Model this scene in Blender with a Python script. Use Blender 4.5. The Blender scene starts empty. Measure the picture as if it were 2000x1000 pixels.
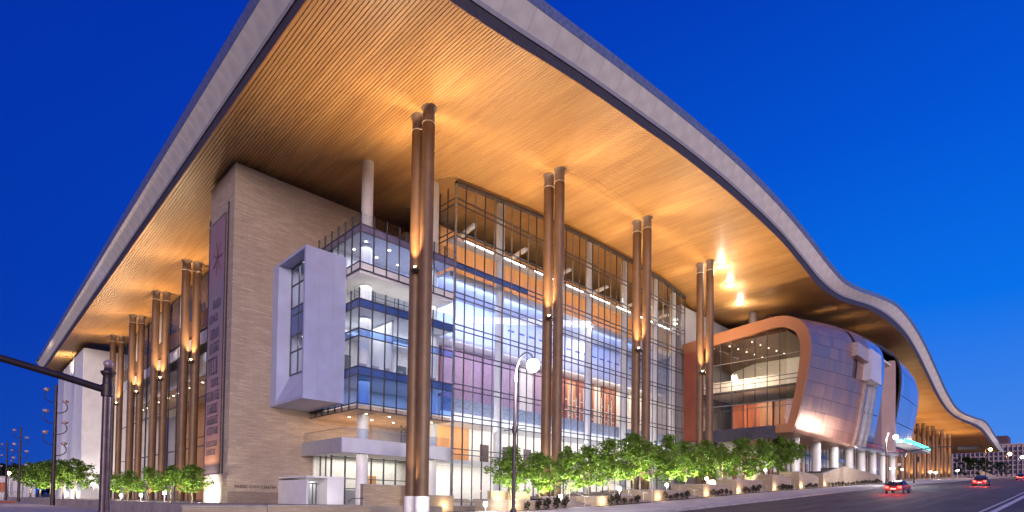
import bpy, bmesh, math, random
from mathutils import Vector, Matrix
random.seed(7)
SC = bpy.context.scene
COL = SC.collection
PI = math.pi

# ------------------------------------------------------------------ camera
cam_d = bpy.data.cameras.new('camera')
cam = bpy.data.objects.new('camera', cam_d)
COL.objects.link(cam)
cam_d.sensor_width = 36.0
cam_d.lens = 19.918
cam_d.shift_y = 0.228
cam_d.clip_start = 0.1
cam_d.clip_end = 6000
eX = Vector((1129.0 / 1106.58, 42.0 / 1106.58, 1.0)).normalized()
eY = Vector((-1085.0 / 1106.58, 10.5 / 1106.58, 1.0)).normalized()
eY = (eY - eX * eX.dot(eY)).normalized()
eZ = eX.cross(eY)
if eZ.y > 0:
    eZ = -eZ
rows = Matrix((eX, eY, eZ))                  # world = rows @ (right, down, forward)
cam.matrix_world = (rows @ Matrix(((1, 0, 0), (0, -1, 0), (0, 0, -1)))).to_4x4()
SC.camera = cam

# ------------------------------------------------------------------ sky, afterglow, exposure
world = bpy.data.worlds.new('World')
SC.world = world
world.use_nodes = True
wn, wl = world.node_tree.nodes, world.node_tree.links
wn.clear()
wout = wn.new('ShaderNodeOutputWorld')
wbg = wn.new('ShaderNodeBackground')
tc = wn.new('ShaderNodeTexCoord')
sep = wn.new('ShaderNodeSeparateXYZ')
wl.new(tc.outputs['Generated'], sep.inputs[0])
# glow of the dusk sky: brighter towards +X and towards the horizon
dot = wn.new('ShaderNodeVectorMath'); dot.operation = 'DOT_PRODUCT'
dot.inputs[1].default_value = (0.80, -0.60, 0.0)
wl.new(tc.outputs['Generated'], dot.inputs[0])
az = wn.new('ShaderNodeMapRange')
az.inputs['From Min'].default_value = -0.75
az.inputs['From Max'].default_value = 0.85
az.interpolation_type = 'SMOOTHSTEP'
wl.new(dot.outputs['Value'], az.inputs['Value'])
el = wn.new('ShaderNodeMapRange')
el.inputs['From Min'].default_value = 0.0
el.inputs['From Max'].default_value = 0.75
wl.new(sep.outputs['Z'], el.inputs['Value'])
def wramp(stops):
    r = wn.new('ShaderNodeValToRGB')
    e = r.color_ramp.elements
    while len(e) > 1:
        e.remove(e[-1])
    e[0].position = stops[0][0]; e[0].color = (*stops[0][1], 1)
    for p, c in stops[1:]:
        k = e.new(p); k.color = (*c, 1)
    wl.new(el.outputs[0], r.inputs[0])
    return r
dark = wramp([(0.0, (0.004, 0.060, 0.44)), (0.3, (0.0015, 0.036, 0.41)), (1.0, (0.0008, 0.022, 0.36))])
brite = wramp([(0.0, (0.155, 0.300, 0.800)), (0.12, (0.062, 0.245, 0.82)), (0.38, (0.003, 0.165, 0.82)), (0.65, (0.001, 0.095, 0.68)), (1.0, (0.0008, 0.034, 0.46))])
mixs = wn.new('ShaderNodeMixRGB')
wl.new(az.outputs[0], mixs.inputs[0]); wl.new(dark.outputs[0], mixs.inputs[1]); wl.new(brite.outputs[0], mixs.inputs[2])
wl.new(mixs.outputs[0], wbg.inputs['Color'])
wbg.inputs['Strength'].default_value = 1.0
wl.new(wbg.outputs[0], wout.inputs[0])

sun_d = bpy.data.lights.new('afterglow', 'SUN')
sun_d.energy = 4.0
sun_d.angle = math.radians(40)
sun_d.color = (1.0, 0.79, 0.70)
sun = bpy.data.objects.new('afterglow', sun_d)
COL.objects.link(sun)
sun.rotation_euler = Vector((0.60, 0.80, -0.06)).to_track_quat('-Z', 'Y').to_euler()

SC.view_settings.view_transform = 'Standard'
SC.view_settings.look = 'None'
SC.view_settings.exposure = 0.0
SC.view_settings.gamma = 1.0
SC.view_settings.use_curve_mapping = False
SC.cycles.use_denoising = True
SC.cycles.max_bounces = 6
SC.cycles.diffuse_bounces = 3
SC.cycles.glossy_bounces = 3
SC.cycles.transparent_max_bounces = 24
SC.cycles.sample_clamp_indirect = 4.0
SC.cycles.caustics_reflective = False
SC.cycles.caustics_refractive = False

# ------------------------------------------------------------------ helpers
def lerp_table(tab, x):
    if x <= tab[0][0]:
        (x0, y0), (x1, y1) = tab[0], tab[1]
        return y0 + (y1 - y0) * (x - x0) / (x1 - x0)
    for (x0, y0), (x1, y1) in zip(tab, tab[1:]):
        if x <= x1:
            return y0 + (y1 - y0) * (x - x0) / (x1 - x0)
    return tab[-1][1]

def spline(tab):
    """smooth monotone-ish cubic (Catmull-Rom with uneven knots) through a table"""
    n = len(tab)
    m = []
    for i in range(n):
        if i == 0:
            m.append((tab[1][1] - tab[0][1]) / (tab[1][0] - tab[0][0]))
        elif i == n - 1:
            m.append((tab[-1][1] - tab[-2][1]) / (tab[-1][0] - tab[-2][0]))
        else:
            m.append((tab[i + 1][1] - tab[i - 1][1]) / (tab[i + 1][0] - tab[i - 1][0]))
    def f(x):
        if x <= tab[0][0]:
            return tab[0][1] + m[0] * (x - tab[0][0])
        if x >= tab[-1][0]:
            return tab[-1][1] + m[-1] * (x - tab[-1][0])
        for i in range(n - 1):
            x0, y0 = tab[i]; x1, y1 = tab[i + 1]
            if x <= x1:
                h = x1 - x0; t = (x - x0) / h
                return ((2 * t**3 - 3 * t**2 + 1) * y0 + (t**3 - 2 * t**2 + t) * h * m[i]
                        + (-2 * t**3 + 3 * t**2) * y1 + (t**3 - t**2) * h * m[i + 1])
    return f

class MB:
    def __init__(self):
        self.v = []; self.f = []; self.sm = []
    def add(self, vs, fs, smooth=False):
        o = len(self.v)
        self.v += [tuple(p) for p in vs]
        self.f += [tuple(i + o for i in q) for q in fs]
        self.sm += [smooth] * len(fs)
        return self
    def box(self, x0, x1, y0, y1, z0, z1):
        vs = [(x, y, z) for z in (z0, z1) for y in (y0, y1) for x in (x0, x1)]
        return self.add(vs, [(0, 2, 3, 1), (4, 5, 7, 6), (0, 1, 5, 4), (2, 6, 7, 3), (0, 4, 6, 2), (1, 3, 7, 5)])
    def bar(self, a, b, w, h=None):
        """square bar between two points"""
        h = h or w
        a = Vector(a); b = Vector(b); d = (b - a).normalized()
        up = Vector((0, 0, 1)) if abs(d.z) < 0.9 else Vector((0, 1, 0))
        s = d.cross(up).normalized() * w / 2; u = s.cross(d).normalized() * h / 2
        vs = [p + i * s + j * u for p in (a, b) for i, j in ((-1, -1), (1, -1), (1, 1), (-1, 1))]
        return self.add(vs, [(3, 2, 1, 0), (4, 5, 6, 7), (0, 1, 5, 4), (1, 2, 6, 5), (2, 3, 7, 6), (3, 0, 4, 7)])
    def tube(self, pts, rad, seg=8, cap=True):
        pts = [Vector(p) for p in pts]; n = len(pts)
        if not isinstance(rad, (list, tuple)):
            rad = [rad] * n
        vs = []; ref = None
        for i, p in enumerate(pts):
            d = (pts[min(i + 1, n - 1)] - pts[max(i - 1, 0)]).normalized()
            if ref is None:
                ref = Vector((1, 0, 0)) if abs(d.x) < 0.9 else Vector((0, 1, 0))
            s = (ref - d * ref.dot(d)).normalized(); t = d.cross(s); ref = s
            vs += [p + rad[i] * (math.cos(2 * PI * k / seg) * s + math.sin(2 * PI * k / seg) * t) for k in range(seg)]
        fs = [(i * seg + k, i * seg + (k + 1) % seg, (i + 1) * seg + (k + 1) % seg, (i + 1) * seg + k)
              for i in range(n - 1) for k in range(seg)]
        self.add(vs, fs, True)
        if cap:
            self.add([vs[k] for k in range(seg)], [tuple(reversed(range(seg)))])
            self.add([vs[(n - 1) * seg + k] for k in range(seg)], [tuple(range(seg))])
        return self
    def lathe(self, prof, c=(0, 0, 0), seg=16):
        vs = [(c[0] + r * math.cos(2 * PI * k / seg), c[1] + r * math.sin(2 * PI * k / seg), c[2] + z) for r, z in prof for k in range(seg)]
        n = len(prof)
        fs = [(i * seg + k, i * seg + (k + 1) % seg, (i + 1) * seg + (k + 1) % seg, (i + 1) * seg + k)
              for i in range(n - 1) for k in range(seg)]
        self.add(vs, fs, True)
        self.add(vs[:seg], [tuple(reversed(range(seg)))]); self.add(vs[-seg:], [tuple(range(seg))])
        return self
    def prism(self, poly, axis, a, b):
        """poly = 2D points in the plane across `axis`, extruded from a to b"""
        def P(p, t):
            return {'x': (t, p[0], p[1]), 'y': (p[0], t, p[1]), 'z': (p[0], p[1], t)}[axis]
        n = len(poly)
        vs = [P(p, a) for p in poly] + [P(p, b) for p in poly]
        return self.add(vs, [tuple(reversed(range(n))), tuple(range(n, 2 * n))] + [(i, (i + 1) % n, n + (i + 1) % n, n + i) for i in range(n)])
    def sphere(self, c, r, seg=10, rings=6, sz=1.0):
        prof = [(max(1e-4, r * math.sin(PI * i / rings)), -r * sz * math.cos(PI * i / rings)) for i in range(rings + 1)]
        return self.lathe(prof, c, seg)
    def mesh(self, name):
        me = bpy.data.meshes.new(name)
        me.from_pydata([tuple(p) for p in self.v], [], self.f)
        me.polygons.foreach_set('use_smooth', self.sm)
        me.update()
        bm = bmesh.new(); bm.from_mesh(me)
        bmesh.ops.recalc_face_normals(bm, faces=bm.faces)
        bm.to_mesh(me); bm.free()
        return me

def link(name, me, mat=None, parent=None, loc=(0, 0, 0)):
    o = bpy.data.objects.new(name, me)
    COL.objects.link(o)
    if me is not None and mat is not None and not me.materials:
        me.materials.append(mat)
    o.location = loc
    if parent is not None:
        base = Vector((0, 0, 0)); p = parent
        while p is not None:
            base += p.location; p = p.parent
        o.parent = parent
        o.location = Vector(loc) - base
    return o

def obj(name, mb, mat, parent=None, recenter=True):
    """one mesh object; its origin is put at the middle of its geometry"""
    if recenter and mb.v:
        lo = [min(p[i] for p in mb.v) for i in range(3)]; hi = [max(p[i] for p in mb.v) for i in range(3)]
        c = Vector([(a + b) / 2 for a, b in zip(lo, hi)])
        mb.v = [tuple(Vector(p) - c) for p in mb.v]
    else:
        c = Vector((0, 0, 0))
    return link(name, mb.mesh(name), mat, parent, c)

def thing(name, label, cat, loc=(0, 0, 0), group=None):
    o = bpy.data.objects.new(name, None)
    COL.objects.link(o)
    o.location = loc
    o.empty_display_size = 0.3
    o['label'] = label; o['category'] = cat
    if group:
        o['group'] = group
    return o

def tag(o, label=None, cat=None, group=None, kind=None):
    if label: o['label'] = label
    if cat: o['category'] = cat
    if group: o['group'] = group
    if kind: o['kind'] = kind
    return o

def copy_tree(o, parent=None):
    c = o.copy(); COL.objects.link(c)
    if parent is not None:
        c.parent = parent
    for ch in list(o.children):
        copy_tree(ch, c)
    return c

def lamp(kind, loc, energy, color=(1, 1, 1), aim=None, size=0.3, parent=None, spot=None, blend=0.6, sx=None, sy=None, name='lamp_light'):
    d = bpy.data.lights.new(name, kind)
    d.energy = energy; d.color = color
    if kind == 'SPOT':
        d.spot_size = math.radians(spot); d.spot_blend = blend; d.shadow_soft_size = size
    elif kind == 'AREA':
        d.shape = 'RECTANGLE'; d.size = sx; d.size_y = sy
    else:
        d.shadow_soft_size = size
    o = bpy.data.objects.new(name, d); COL.objects.link(o)
    o.location = loc
    if aim is not None:
        o.rotation_euler = (Vector(aim) - Vector(loc)).to_track_quat('-Z', 'Y').to_euler()
    return o

# ------------------------------------------------------------------ materials
def new_mat(name):
    m = bpy.data.materials.new(name); m.use_nodes = True
    nt = m.node_tree
    b = nt.nodes['Principled BSDF']
    return m, nt, b

def plain(name, col, rough=0.6, metal=0.0, noise=0.12, nscale=3.0, bump=0.0, stretch=(1, 1, 1), col2=None, spec=0.5):
    m, nt, b = new_mat(name)
    b.inputs['Roughness'].default_value = rough
    b.inputs['Metallic'].default_value = metal
    b.inputs['Specular IOR Level'].default_value = spec
    co = nt.nodes.new('ShaderNodeTexCoord'); mp = nt.nodes.new('ShaderNodeMapping')
    mp.inputs['Scale'].default_value = stretch
    nt.links.new(co.outputs['Object'], mp.inputs[0])
    n = nt.nodes.new('ShaderNodeTexNoise'); n.inputs['Scale'].default_value = nscale; n.inputs['Detail'].default_value = 4
    nt.links.new(mp.outputs[0], n.inputs['Vector'])
    mx = nt.nodes.new('ShaderNodeMixRGB')
    c2 = col2 or tuple(c * (1 - 2.2 * noise) for c in col)
    mx.inputs[1].default_value = (*[min(1, c * (1 + noise)) for c in col], 1); mx.inputs[2].default_value = (*c2, 1)
    rp = nt.nodes.new('ShaderNodeMapRange'); rp.inputs[1].default_value = 0.35; rp.inputs[2].default_value = 0.65
    nt.links.new(n.outputs[0], rp.inputs[0]); nt.links.new(rp.outputs[0], mx.inputs[0])
    nt.links.new(mx.outputs[0], b.inputs['Base Color'])
    if bump:
        bp = nt.nodes.new('ShaderNodeBump'); bp.inputs['Strength'].default_value = bump; bp.inputs['Distance'].default_value = 0.05
        nt.links.new(n.outputs[0], bp.inputs['Height']); nt.links.new(bp.outputs[0], b.inputs['Normal'])
    return m

def emit(name, col, strength):
    m, nt, b = new_mat(name)
    b.inputs['Base Color'].default_value = (*col, 1)
    b.inputs['Emission Color'].default_value = (*col, 1)
    b.inputs['Emission Strength'].default_value = strength
    return m

def glass(name, tint=(0.93, 0.96, 0.97), refl=1.0, rough=0.01, spec_col=(1, 1, 1)):
    m = bpy.data.materials.new(name); m.use_nodes = True
    nt = m.node_tree; nt.nodes.clear()
    out = nt.nodes.new('ShaderNodeOutputMaterial')
    tr = nt.nodes.new('ShaderNodeBsdfTransparent'); tr.inputs[0].default_value = (*tint, 1)
    gl = nt.nodes.new('ShaderNodeBsdfGlossy'); gl.inputs['Roughness'].default_value = rough; gl.inputs[0].default_value = (*spec_col, 1)
    fr = nt.nodes.new('ShaderNodeFresnel'); fr.inputs[0].default_value = 1.5
    mu = nt.nodes.new('ShaderNodeMath'); mu.operation = 'MULTIPLY'; mu.inputs[1].default_value = refl
    mx = nt.nodes.new('ShaderNodeMixShader')
    geo = nt.nodes.new('ShaderNodeNewGeometry')
    inv = nt.nodes.new('ShaderNodeMath'); inv.operation = 'SUBTRACT'; inv.inputs[0].default_value = refl
    bf = nt.nodes.new('ShaderNodeMath'); bf.operation = 'MULTIPLY'; bf.inputs[1].default_value = refl
    nt.links.new(geo.outputs['Backfacing'], bf.inputs[0]); nt.links.new(bf.outputs[0], inv.inputs[1])
    nt.links.new(inv.outputs[0], mu.inputs[1])          # one mirror image per sheet, none from its inner side
    nt.links.new(fr.outputs[0], mu.inputs[0]); nt.links.new(mu.outputs[0], mx.inputs[0])
    nt.links.new(tr.outputs[0], mx.inputs[1]); nt.links.new(gl.outputs[0], mx.inputs[2])
    nt.links.new(mx.outputs[0], out.inputs[0])
    return m

def stone(name, c1, c2, c3, row=0.22, brick=1.3, vec='xz'):
    """thin long courses of limestone: colour and fine relief; vec tells the two object axes used"""
    m, nt, b = new_mat(name)
    co = nt.nodes.new('ShaderNodeTexCoord'); sp = nt.nodes.new('ShaderNodeSeparateXYZ'); cb = nt.nodes.new('ShaderNodeCombineXYZ')
    geo = nt.nodes.new('ShaderNodeNewGeometry')
    nt.links.new(geo.outputs['Position'], sp.inputs[0])
    ad = nt.nodes.new('ShaderNodeMath'); ad.operation = 'ADD'
    nt.links.new(sp.outputs['X'], ad.inputs[0]); nt.links.new(sp.outputs['Y'], ad.inputs[1])
    nt.links.new(ad.outputs[0], cb.inputs[0]); nt.links.new(sp.outputs['Z'], cb.inputs[1])
    br = nt.nodes.new('ShaderNodeTexBrick')
    br.offset = 0.37; br.squash = 1.0
    br.inputs['Scale'].default_value = 1.0
    br.inputs['Brick Width'].default_value = brick; br.inputs['Row Height'].default_value = row
    br.inputs['Mortar Size'].default_value = 0.012; br.inputs['Bias'].default_value = 0.0
    br.inputs['Color1'].default_value = (*c1, 1); br.inputs['Color2'].default_value = (*c2, 1); br.inputs['Mortar'].default_value = (*[k * 0.55 for k in c1], 1)
    nt.links.new(cb.outputs[0], br.inputs['Vector'])
    mp = nt.nodes.new('ShaderNodeMapping'); mp.inputs['Scale'].default_value = (0.7, 0.7, 7.0)
    nt.links.new(geo.outputs['Position'], mp.inputs[0])
    n = nt.nodes.new('ShaderNodeTexNoise'); n.inputs['Scale'].default_value = 1.0; n.inputs['Detail'].default_value = 5; n.inputs['Roughness'].default_value = 0.7
    nt.links.new(mp.outputs[0], n.inputs['Vector'])
    rp = nt.nodes.new('ShaderNodeMapRange'); rp.inputs[1].default_value = 0.40; rp.inputs[2].default_value = 0.64
    nt.links.new(n.outputs[0], rp.inputs[0])
    mx = nt.nodes.new('ShaderNodeMixRGB'); mx.inputs[2].default_value = (*c3, 1)
    nt.links.new(rp.outputs[0], mx.inputs[0]); nt.links.new(br.outputs[0], mx.inputs[1])
    nt.links.new(mx.outputs[0], b.inputs['Base Color'])
    b.inputs['Roughness'].default_value = 0.8
    bp = nt.nodes.new('ShaderNodeBump'); bp.inputs['Strength'].default_value = 0.5; bp.inputs['Distance'].default_value = 0.04
    nt.links.new(br.outputs['Color'], bp.inputs['Height']); nt.links.new(bp.outputs[0], b.inputs['Normal'])
    return m

M = {}
def wood_soffit():
    m, nt, b = new_mat('soffit_wood')
    geo = nt.nodes.new('ShaderNodeNewGeometry'); sp = nt.nodes.new('ShaderNodeSeparateXYZ')
    nt.links.new(geo.outputs['Position'], sp.inputs[0])
    # a tone per board (0.3 m pitch along X, lengths of about 5 m along Y)
    fx = nt.nodes.new('ShaderNodeMath'); fx.operation = 'MULTIPLY'; fx.inputs[1].default_value = 1 / 0.3
    fl = nt.nodes.new('ShaderNodeMath'); fl.operation = 'FLOOR'
    nt.links.new(sp.outputs['X'], fx.inputs[0]); nt.links.new(fx.outputs[0], fl.inputs[0])
    fy = nt.nodes.new('ShaderNodeMath'); fy.operation = 'MULTIPLY'; fy.inputs[1].default_value = 1 / 4.8
    of = nt.nodes.new('ShaderNodeMath'); of.operation = 'MULTIPLY_ADD'; of.inputs[1].default_value = 0.37
    nt.links.new(sp.outputs['Y'], fy.inputs[0]); nt.links.new(fl.outputs[0], of.inputs[0]); nt.links.new(fy.outputs[0], of.inputs[2])
    fl2 = nt.nodes.new('ShaderNodeMath'); fl2.operation = 'FLOOR'; nt.links.new(of.outputs[0], fl2.inputs[0])
    cb = nt.nodes.new('ShaderNodeCombineXYZ'); nt.links.new(fl.outputs[0], cb.inputs[0]); nt.links.new(fl2.outputs[0], cb.inputs[1])
    wnz = nt.nodes.new('ShaderNodeTexWhiteNoise'); nt.links.new(cb.outputs[0], wnz.inputs['Vector'])
    mp = nt.nodes.new('ShaderNodeMapping'); mp.inputs['Scale'].default_value = (0.35, 0.05, 0.2)
    nt.links.new(geo.outputs['Position'], mp.inputs[0])
    n = nt.nodes.new('ShaderNodeTexNoise'); n.inputs['Scale'].default_value = 1.0; n.inputs['Detail'].default_value = 3
    nt.links.new(mp.outputs[0], n.inputs['Vector'])
    r1 = nt.nodes.new('ShaderNodeMixRGB'); r1.inputs[1].default_value = (0.50, 0.285, 0.110, 1); r1.inputs[2].default_value = (0.60, 0.35, 0.135, 1)
    nt.links.new(wnz.outputs[0], r1.inputs[0])
    r2 = nt.nodes.new('ShaderNodeMixRGB'); r2.blend_type = 'MULTIPLY'; r2.inputs[2].default_value = (0.88, 0.84, 0.80, 1)
    rp = nt.nodes.new('ShaderNodeMapRange'); rp.inputs[1].default_value = 0.42; rp.inputs[2].default_value = 0.62
    nt.links.new(n.outputs[0], rp.inputs[0]); nt.links.new(rp.outputs[0], r2.inputs[0]); nt.links.new(r1.outputs[0], r2.inputs[1])
    nt.links.new(r2.outputs[0], b.inputs['Base Color'])
    b.inputs['Roughness'].default_value = 0.42
    return m

M['soffit'] = wood_soffit()
M['fascia'] = plain('fascia_metal', (0.80, 0.75, 0.73), 0.5, 0.0, 0.06, 0.8)
M['reveal'] = plain('dark_reveal', (0.055, 0.045, 0.05), 0.6)
M['trim'] = plain('copper_trim', (0.45, 0.22, 0.08), 0.4)
M['coping'] = plain('blue_grey_coping', (0.20, 0.22, 0.36), 0.3, 0.3)
M['rooftop'] = plain('roof_membrane', (0.30, 0.30, 0.31), 0.8)
M['tower'] = stone('tower_limestone', (0.38, 0.30, 0.235), (0.50, 0.395, 0.31), (0.30, 0.23, 0.18), 0.21, 1.5)
M['wallstone'] = stone('planter_limestone', (0.42, 0.33, 0.24), (0.50, 0.40, 0.29), (0.33, 0.25, 0.17), 0.16, 0.8)
M['mullion'] = plain('dark_mullion', (0.10, 0.10, 0.12), 0.4, 0.6)
M['mullionlt'] = plain('aluminium_mullion', (0.30, 0.30, 0.31), 0.35, 0.6)
M['glass'] = glass('clear_glass', (0.93, 0.95, 0.97), 1.0)
M['glassdk'] = glass('gable_glass', (0.90, 0.88, 0.86), 0.9)
M['glassblue'] = glass('blue_glass', (0.58, 0.72, 0.98), 1.3)
M['glassspan'] = plain('blue_spandrel', (0.06, 0.105, 0.30), 0.12, 0.0, 0.05)
M['spandim'] = plain('violet_grey_spandrel', (0.16, 0.15, 0.26), 0.15, 0.0, 0.05)
M['rail'] = glass('railing_glass', (0.86, 0.90, 0.94), 1.2)
M['bronze'] = plain('bronze_paint', (0.15, 0.082, 0.042), 0.5, 0.0, 0.08, 1.0)
M['collar'] = plain('grey_collar', (0.28, 0.21, 0.18), 0.5)
M['ring'] = plain('pale_ring', (0.7, 0.66, 0.6), 0.4)
M['plinth'] = plain('white_plinth', (0.80, 0.79, 0.80), 0.6, 0, 0.03)
M['panel'] = plain('sky_tinted_metal_panel', (0.37, 0.40, 0.61), 0.45, 0, 0.04, 0.6)  # zinc-grey panels; the blue of the dusk sky is put into the colour
M['white'] = plain('white_panel', (0.74, 0.74, 0.76), 0.55, 0, 0.03, 0.6)
M['whitecol'] = plain('white_column_paint', (0.78, 0.77, 0.77), 0.5, 0, 0.03)
M['whitewarm'] = plain('warm_white_wall', (0.76, 0.72, 0.66), 0.7, 0, 0.04)
M['woodwall'] = plain('orange_wood_panel', (0.58, 0.28, 0.11), 0.45, 0, 0.08, 2.0, stretch=(1, 1, 0.1))
M['woodred'] = plain('red_wood_panel', (0.40, 0.12, 0.06), 0.5, 0, 0.15, 2.0, stretch=(1, 1, 0.1))
M['woodbrown'] = plain('brown_wood_panel', (0.42, 0.19, 0.09), 0.5, 0, 0.1, 1.5, stretch=(1, 1, 0.1))
M['purple'] = plain('mauve_panel', (0.42, 0.29, 0.38), 0.55, 0, 0.06)
M['grey'] = plain('grey_panel', (0.36, 0.35, 0.38), 0.6, 0, 0.05)
M['carpet'] = plain('lobby_floor', (0.34, 0.27, 0.22), 0.6)
M['copper'] = plain('copper_frame', (0.36, 0.165, 0.085), 0.45, 0.15, 0.03, 0.3)
M['redcopper'] = plain('red_copper_wall', (0.30, 0.085, 0.05), 0.6, 0.0, 0.05, 0.4)
def shell_mat(name, base, metal, rough):
    m, nt, b = new_mat(name)
    oi = nt.nodes.new('ShaderNodeObjectInfo')
    mx = nt.nodes.new('ShaderNodeMixRGB')
    mx.inputs[1].default_value = (*[c * 0.86 for c in base], 1); mx.inputs[2].default_value = (*[min(1, c * 1.1) for c in base], 1)
    nt.links.new(oi.outputs['Random'], mx.inputs[0]); nt.links.new(mx.outputs[0], b.inputs['Base Color'])
    b.inputs['Metallic'].default_value = metal
    r = nt.nodes.new('ShaderNodeMapRange'); r.inputs[3].default_value = rough - 0.05; r.inputs[4].default_value = rough + 0.06
    nt.links.new(oi.outputs['Random'], r.inputs[0]); nt.links.new(r.outputs[0], b.inputs['Roughness'])
    return m
M['shell'] = shell_mat('zinc_shingle', (0.52, 0.29, 0.205), 0.75, 0.40)
M['shellblue'] = shell_mat('smooth_zinc_sheet', (0.62, 0.66, 0.80), 0.9, 0.2)
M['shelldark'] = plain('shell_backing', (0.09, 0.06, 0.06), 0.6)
M['pole'] = plain('dark_brown_steel', (0.045, 0.03, 0.035), 0.45, 0.4)
M['polemauve'] = plain('painted_steel', (0.11, 0.075, 0.085), 0.4, 0.5)
M['steel'] = plain('brushed_steel', (0.5, 0.48, 0.47), 0.35, 0.8)
M['black'] = plain('black_plastic', (0.02, 0.02, 0.022), 0.5)
M['asphalt'] = plain('asphalt', (0.070, 0.058, 0.060), 0.75, 0, 0.22, 0.45, 0.15, stretch=(0.35, 1, 1))
M['concrete'] = plain('sidewalk_concrete', (0.52, 0.48, 0.46), 0.85, 0, 0.10, 0.6)
M['kerb'] = plain('kerb_concrete', (0.40, 0.37, 0.36), 0.85, 0, 0.1, 1.0)
M['paver'] = plain('plaza_paver', (0.30, 0.25, 0.22), 0.8, 0, 0.12, 0.8)
M['soil'] = plain('mulch', (0.05, 0.035, 0.025), 0.95, 0, 0.3, 4.0, 0.4)
M['earth'] = plain('terrain_ground', (0.06, 0.058, 0.055), 0.95, 0, 0.2, 0.05)
M['paint'] = plain('road_paint', (0.72, 0.72, 0.70), 0.6, 0, 0.1, 2.0)
M['bark'] = plain('bark', (0.13, 0.10, 0.075), 0.9, 0, 0.3, 8.0, 0.4)
def leaf_mat(name, c1, c2):
    m, nt, b = new_mat(name)
    geo = nt.nodes.new('ShaderNodeNewGeometry')
    mx = nt.nodes.new('ShaderNodeMixRGB'); mx.inputs[1].default_value = (*c1, 1); mx.inputs[2].default_value = (*c2, 1)
    nt.links.new(geo.outputs['Random Per Island'], mx.inputs[0])
    nt.links.new(mx.outputs[0], b.inputs['Base Color'])
    b.inputs['Roughness'].default_value = 0.55
    tl = nt.nodes.new('ShaderNodeBsdfTranslucent'); nt.links.new(mx.outputs[0], tl.inputs[0])
    ms = nt.nodes.new('ShaderNodeMixShader'); ms.inputs[0].default_value = 0.35
    out = nt.nodes['Material Output']
    nt.links.new(b.outputs[0], ms.inputs[1]); nt.links.new(tl.outputs[0], ms.inputs[2]); nt.links.new(ms.outputs[0], out.inputs[0])
    return m
M['leaf'] = leaf_mat('fresh_leaf', (0.06, 0.14, 0.010), (0.15, 0.25, 0.022))
M['leafdk'] = leaf_mat('dark_leaf', (0.012, 0.03, 0.010), (0.03, 0.06, 0.016))
M['shrub'] = leaf_mat('shrub_leaf', (0.02, 0.03, 0.012), (0.06, 0.04, 0.02))
M['lampwhite'] = emit('lit_white_lamp', (1.0, 0.97, 0.92), 40)
M['lampwarm'] = emit('lit_warm_lamp', (1.0, 0.72, 0.36), 14)
M['lampsod'] = emit('lit_sodium_lamp', (1.0, 0.50, 0.14), 60)
M['bollardlit'] = emit('lit_bollard_lens', (1.0, 0.95, 0.88), 14)
M['bar'] = emit('lit_linear_light', (1.0, 0.94, 0.84), 7)
M['down'] = emit('lit_downlight', (1.0, 0.90, 0.74), 9)
M['teal'] = emit('lit_teal_led', (0.10, 0.85, 0.72), 2.0)
M['tail'] = emit('lit_tail_lamp', (1.0, 0.03, 0.02), 9)
M['green'] = emit('lit_green_signal', (0.05, 0.9, 0.35), 5)
M['globe'] = plain('frosted_globe', (0.42, 0.30, 0.33), 0.25, 0.2)

# ------------------------------------------------------------------ ground, roads, pavements
GZ = [(-400, -9.0), (-200, -6.0), (-60, -3.4), (0, -1.7), (20, -1.2), (40, -0.5), (60, 0.65), (80, 1.85), (130, 4.55), (200, 8.05), (300, 13.0), (400, 17.5), (600, 24.0), (4000, 24.5)]
gz = lambda x: lerp_table(GZ, x) if x > -400 else -9.0

def strip(y0, y1, dz, x0, x1, step=10, thick=0.0):
    mb = MB(); xs = []
    x = x0
    while x < x1 - 1e-6:
        xs.append(x); x += step if x < 420 else step * 20
    xs.append(x1)
    n = len(xs)
    vs = [(x, y0, gz(x) + dz) for x in xs] + [(x, y1, gz(x) + dz) for x in xs]
    mb.add(vs, [(i, i + 1, n + i + 1, n + i) for i in range(n - 1)])
    if thick:
        vs2 = [(x, y0, gz(x) + dz) for x in xs] + [(x, y0, gz(x) + dz - thick) for x in xs]
        mb.add(vs2, [(i, n + i, n + i + 1, i + 1) for i in range(n - 1)])
        vs3 = [(x, y1, gz(x) + dz) for x in xs] + [(x, y1, gz(x) + dz - thick) for x in xs]
        mb.add(vs3, [(i, i + 1, n + i + 1, n + i) for i in range(n - 1)])
    return mb

g = strip(-3000, 3500, -0.35, -4000, 4000, 10)
tag(obj('ground', g, M['earth'], recenter=False), kind='structure')
tag(obj('road', strip(-9.5, 22.4, 0.0, -300, 900), M['asphalt'], recenter=False), kind='structure')
cross = MB()
cross.add([(-16, 22.4, gz(-16)), (2.6, 22.4, gz(2.6)), (2.6, 700, gz(2.6)), (-16, 700, gz(-16))], [(0, 1, 2, 3)])
tag(obj('road', cross, M['asphalt'], recenter=False), kind='structure')
tag(obj('pavement', strip(22.75, 34.0, 0.15, 3.0, 900, 10), M['concrete'], recenter=False), kind='structure')
tag(obj('kerb', strip(22.4, 22.75, 0.16, 3.0, 900, 10, 0.3), M['kerb'], recenter=False), kind='structure')
tag(obj('pavement', strip(-16, -9.85, 0.15, -300, 900, 10), M['concrete'], recenter=False), kind='structure')
tag(obj('kerb', strip(-9.85, -9.5, 0.16, -300, 900, 10, 0.3), M['kerb'], recenter=False), kind='structure')
kb = MB(); kb.box(2.6, 3.0, 22.75, 320, -1.9, -1.46)
tag(obj('kerb', kb, M['kerb']), kind='structure')
pv = MB(); pv.box(3.0, 11.2, 34.0, 320, -1.9, -1.47)
tag(obj('pavement', pv, M['concrete']), kind='structure')
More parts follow.
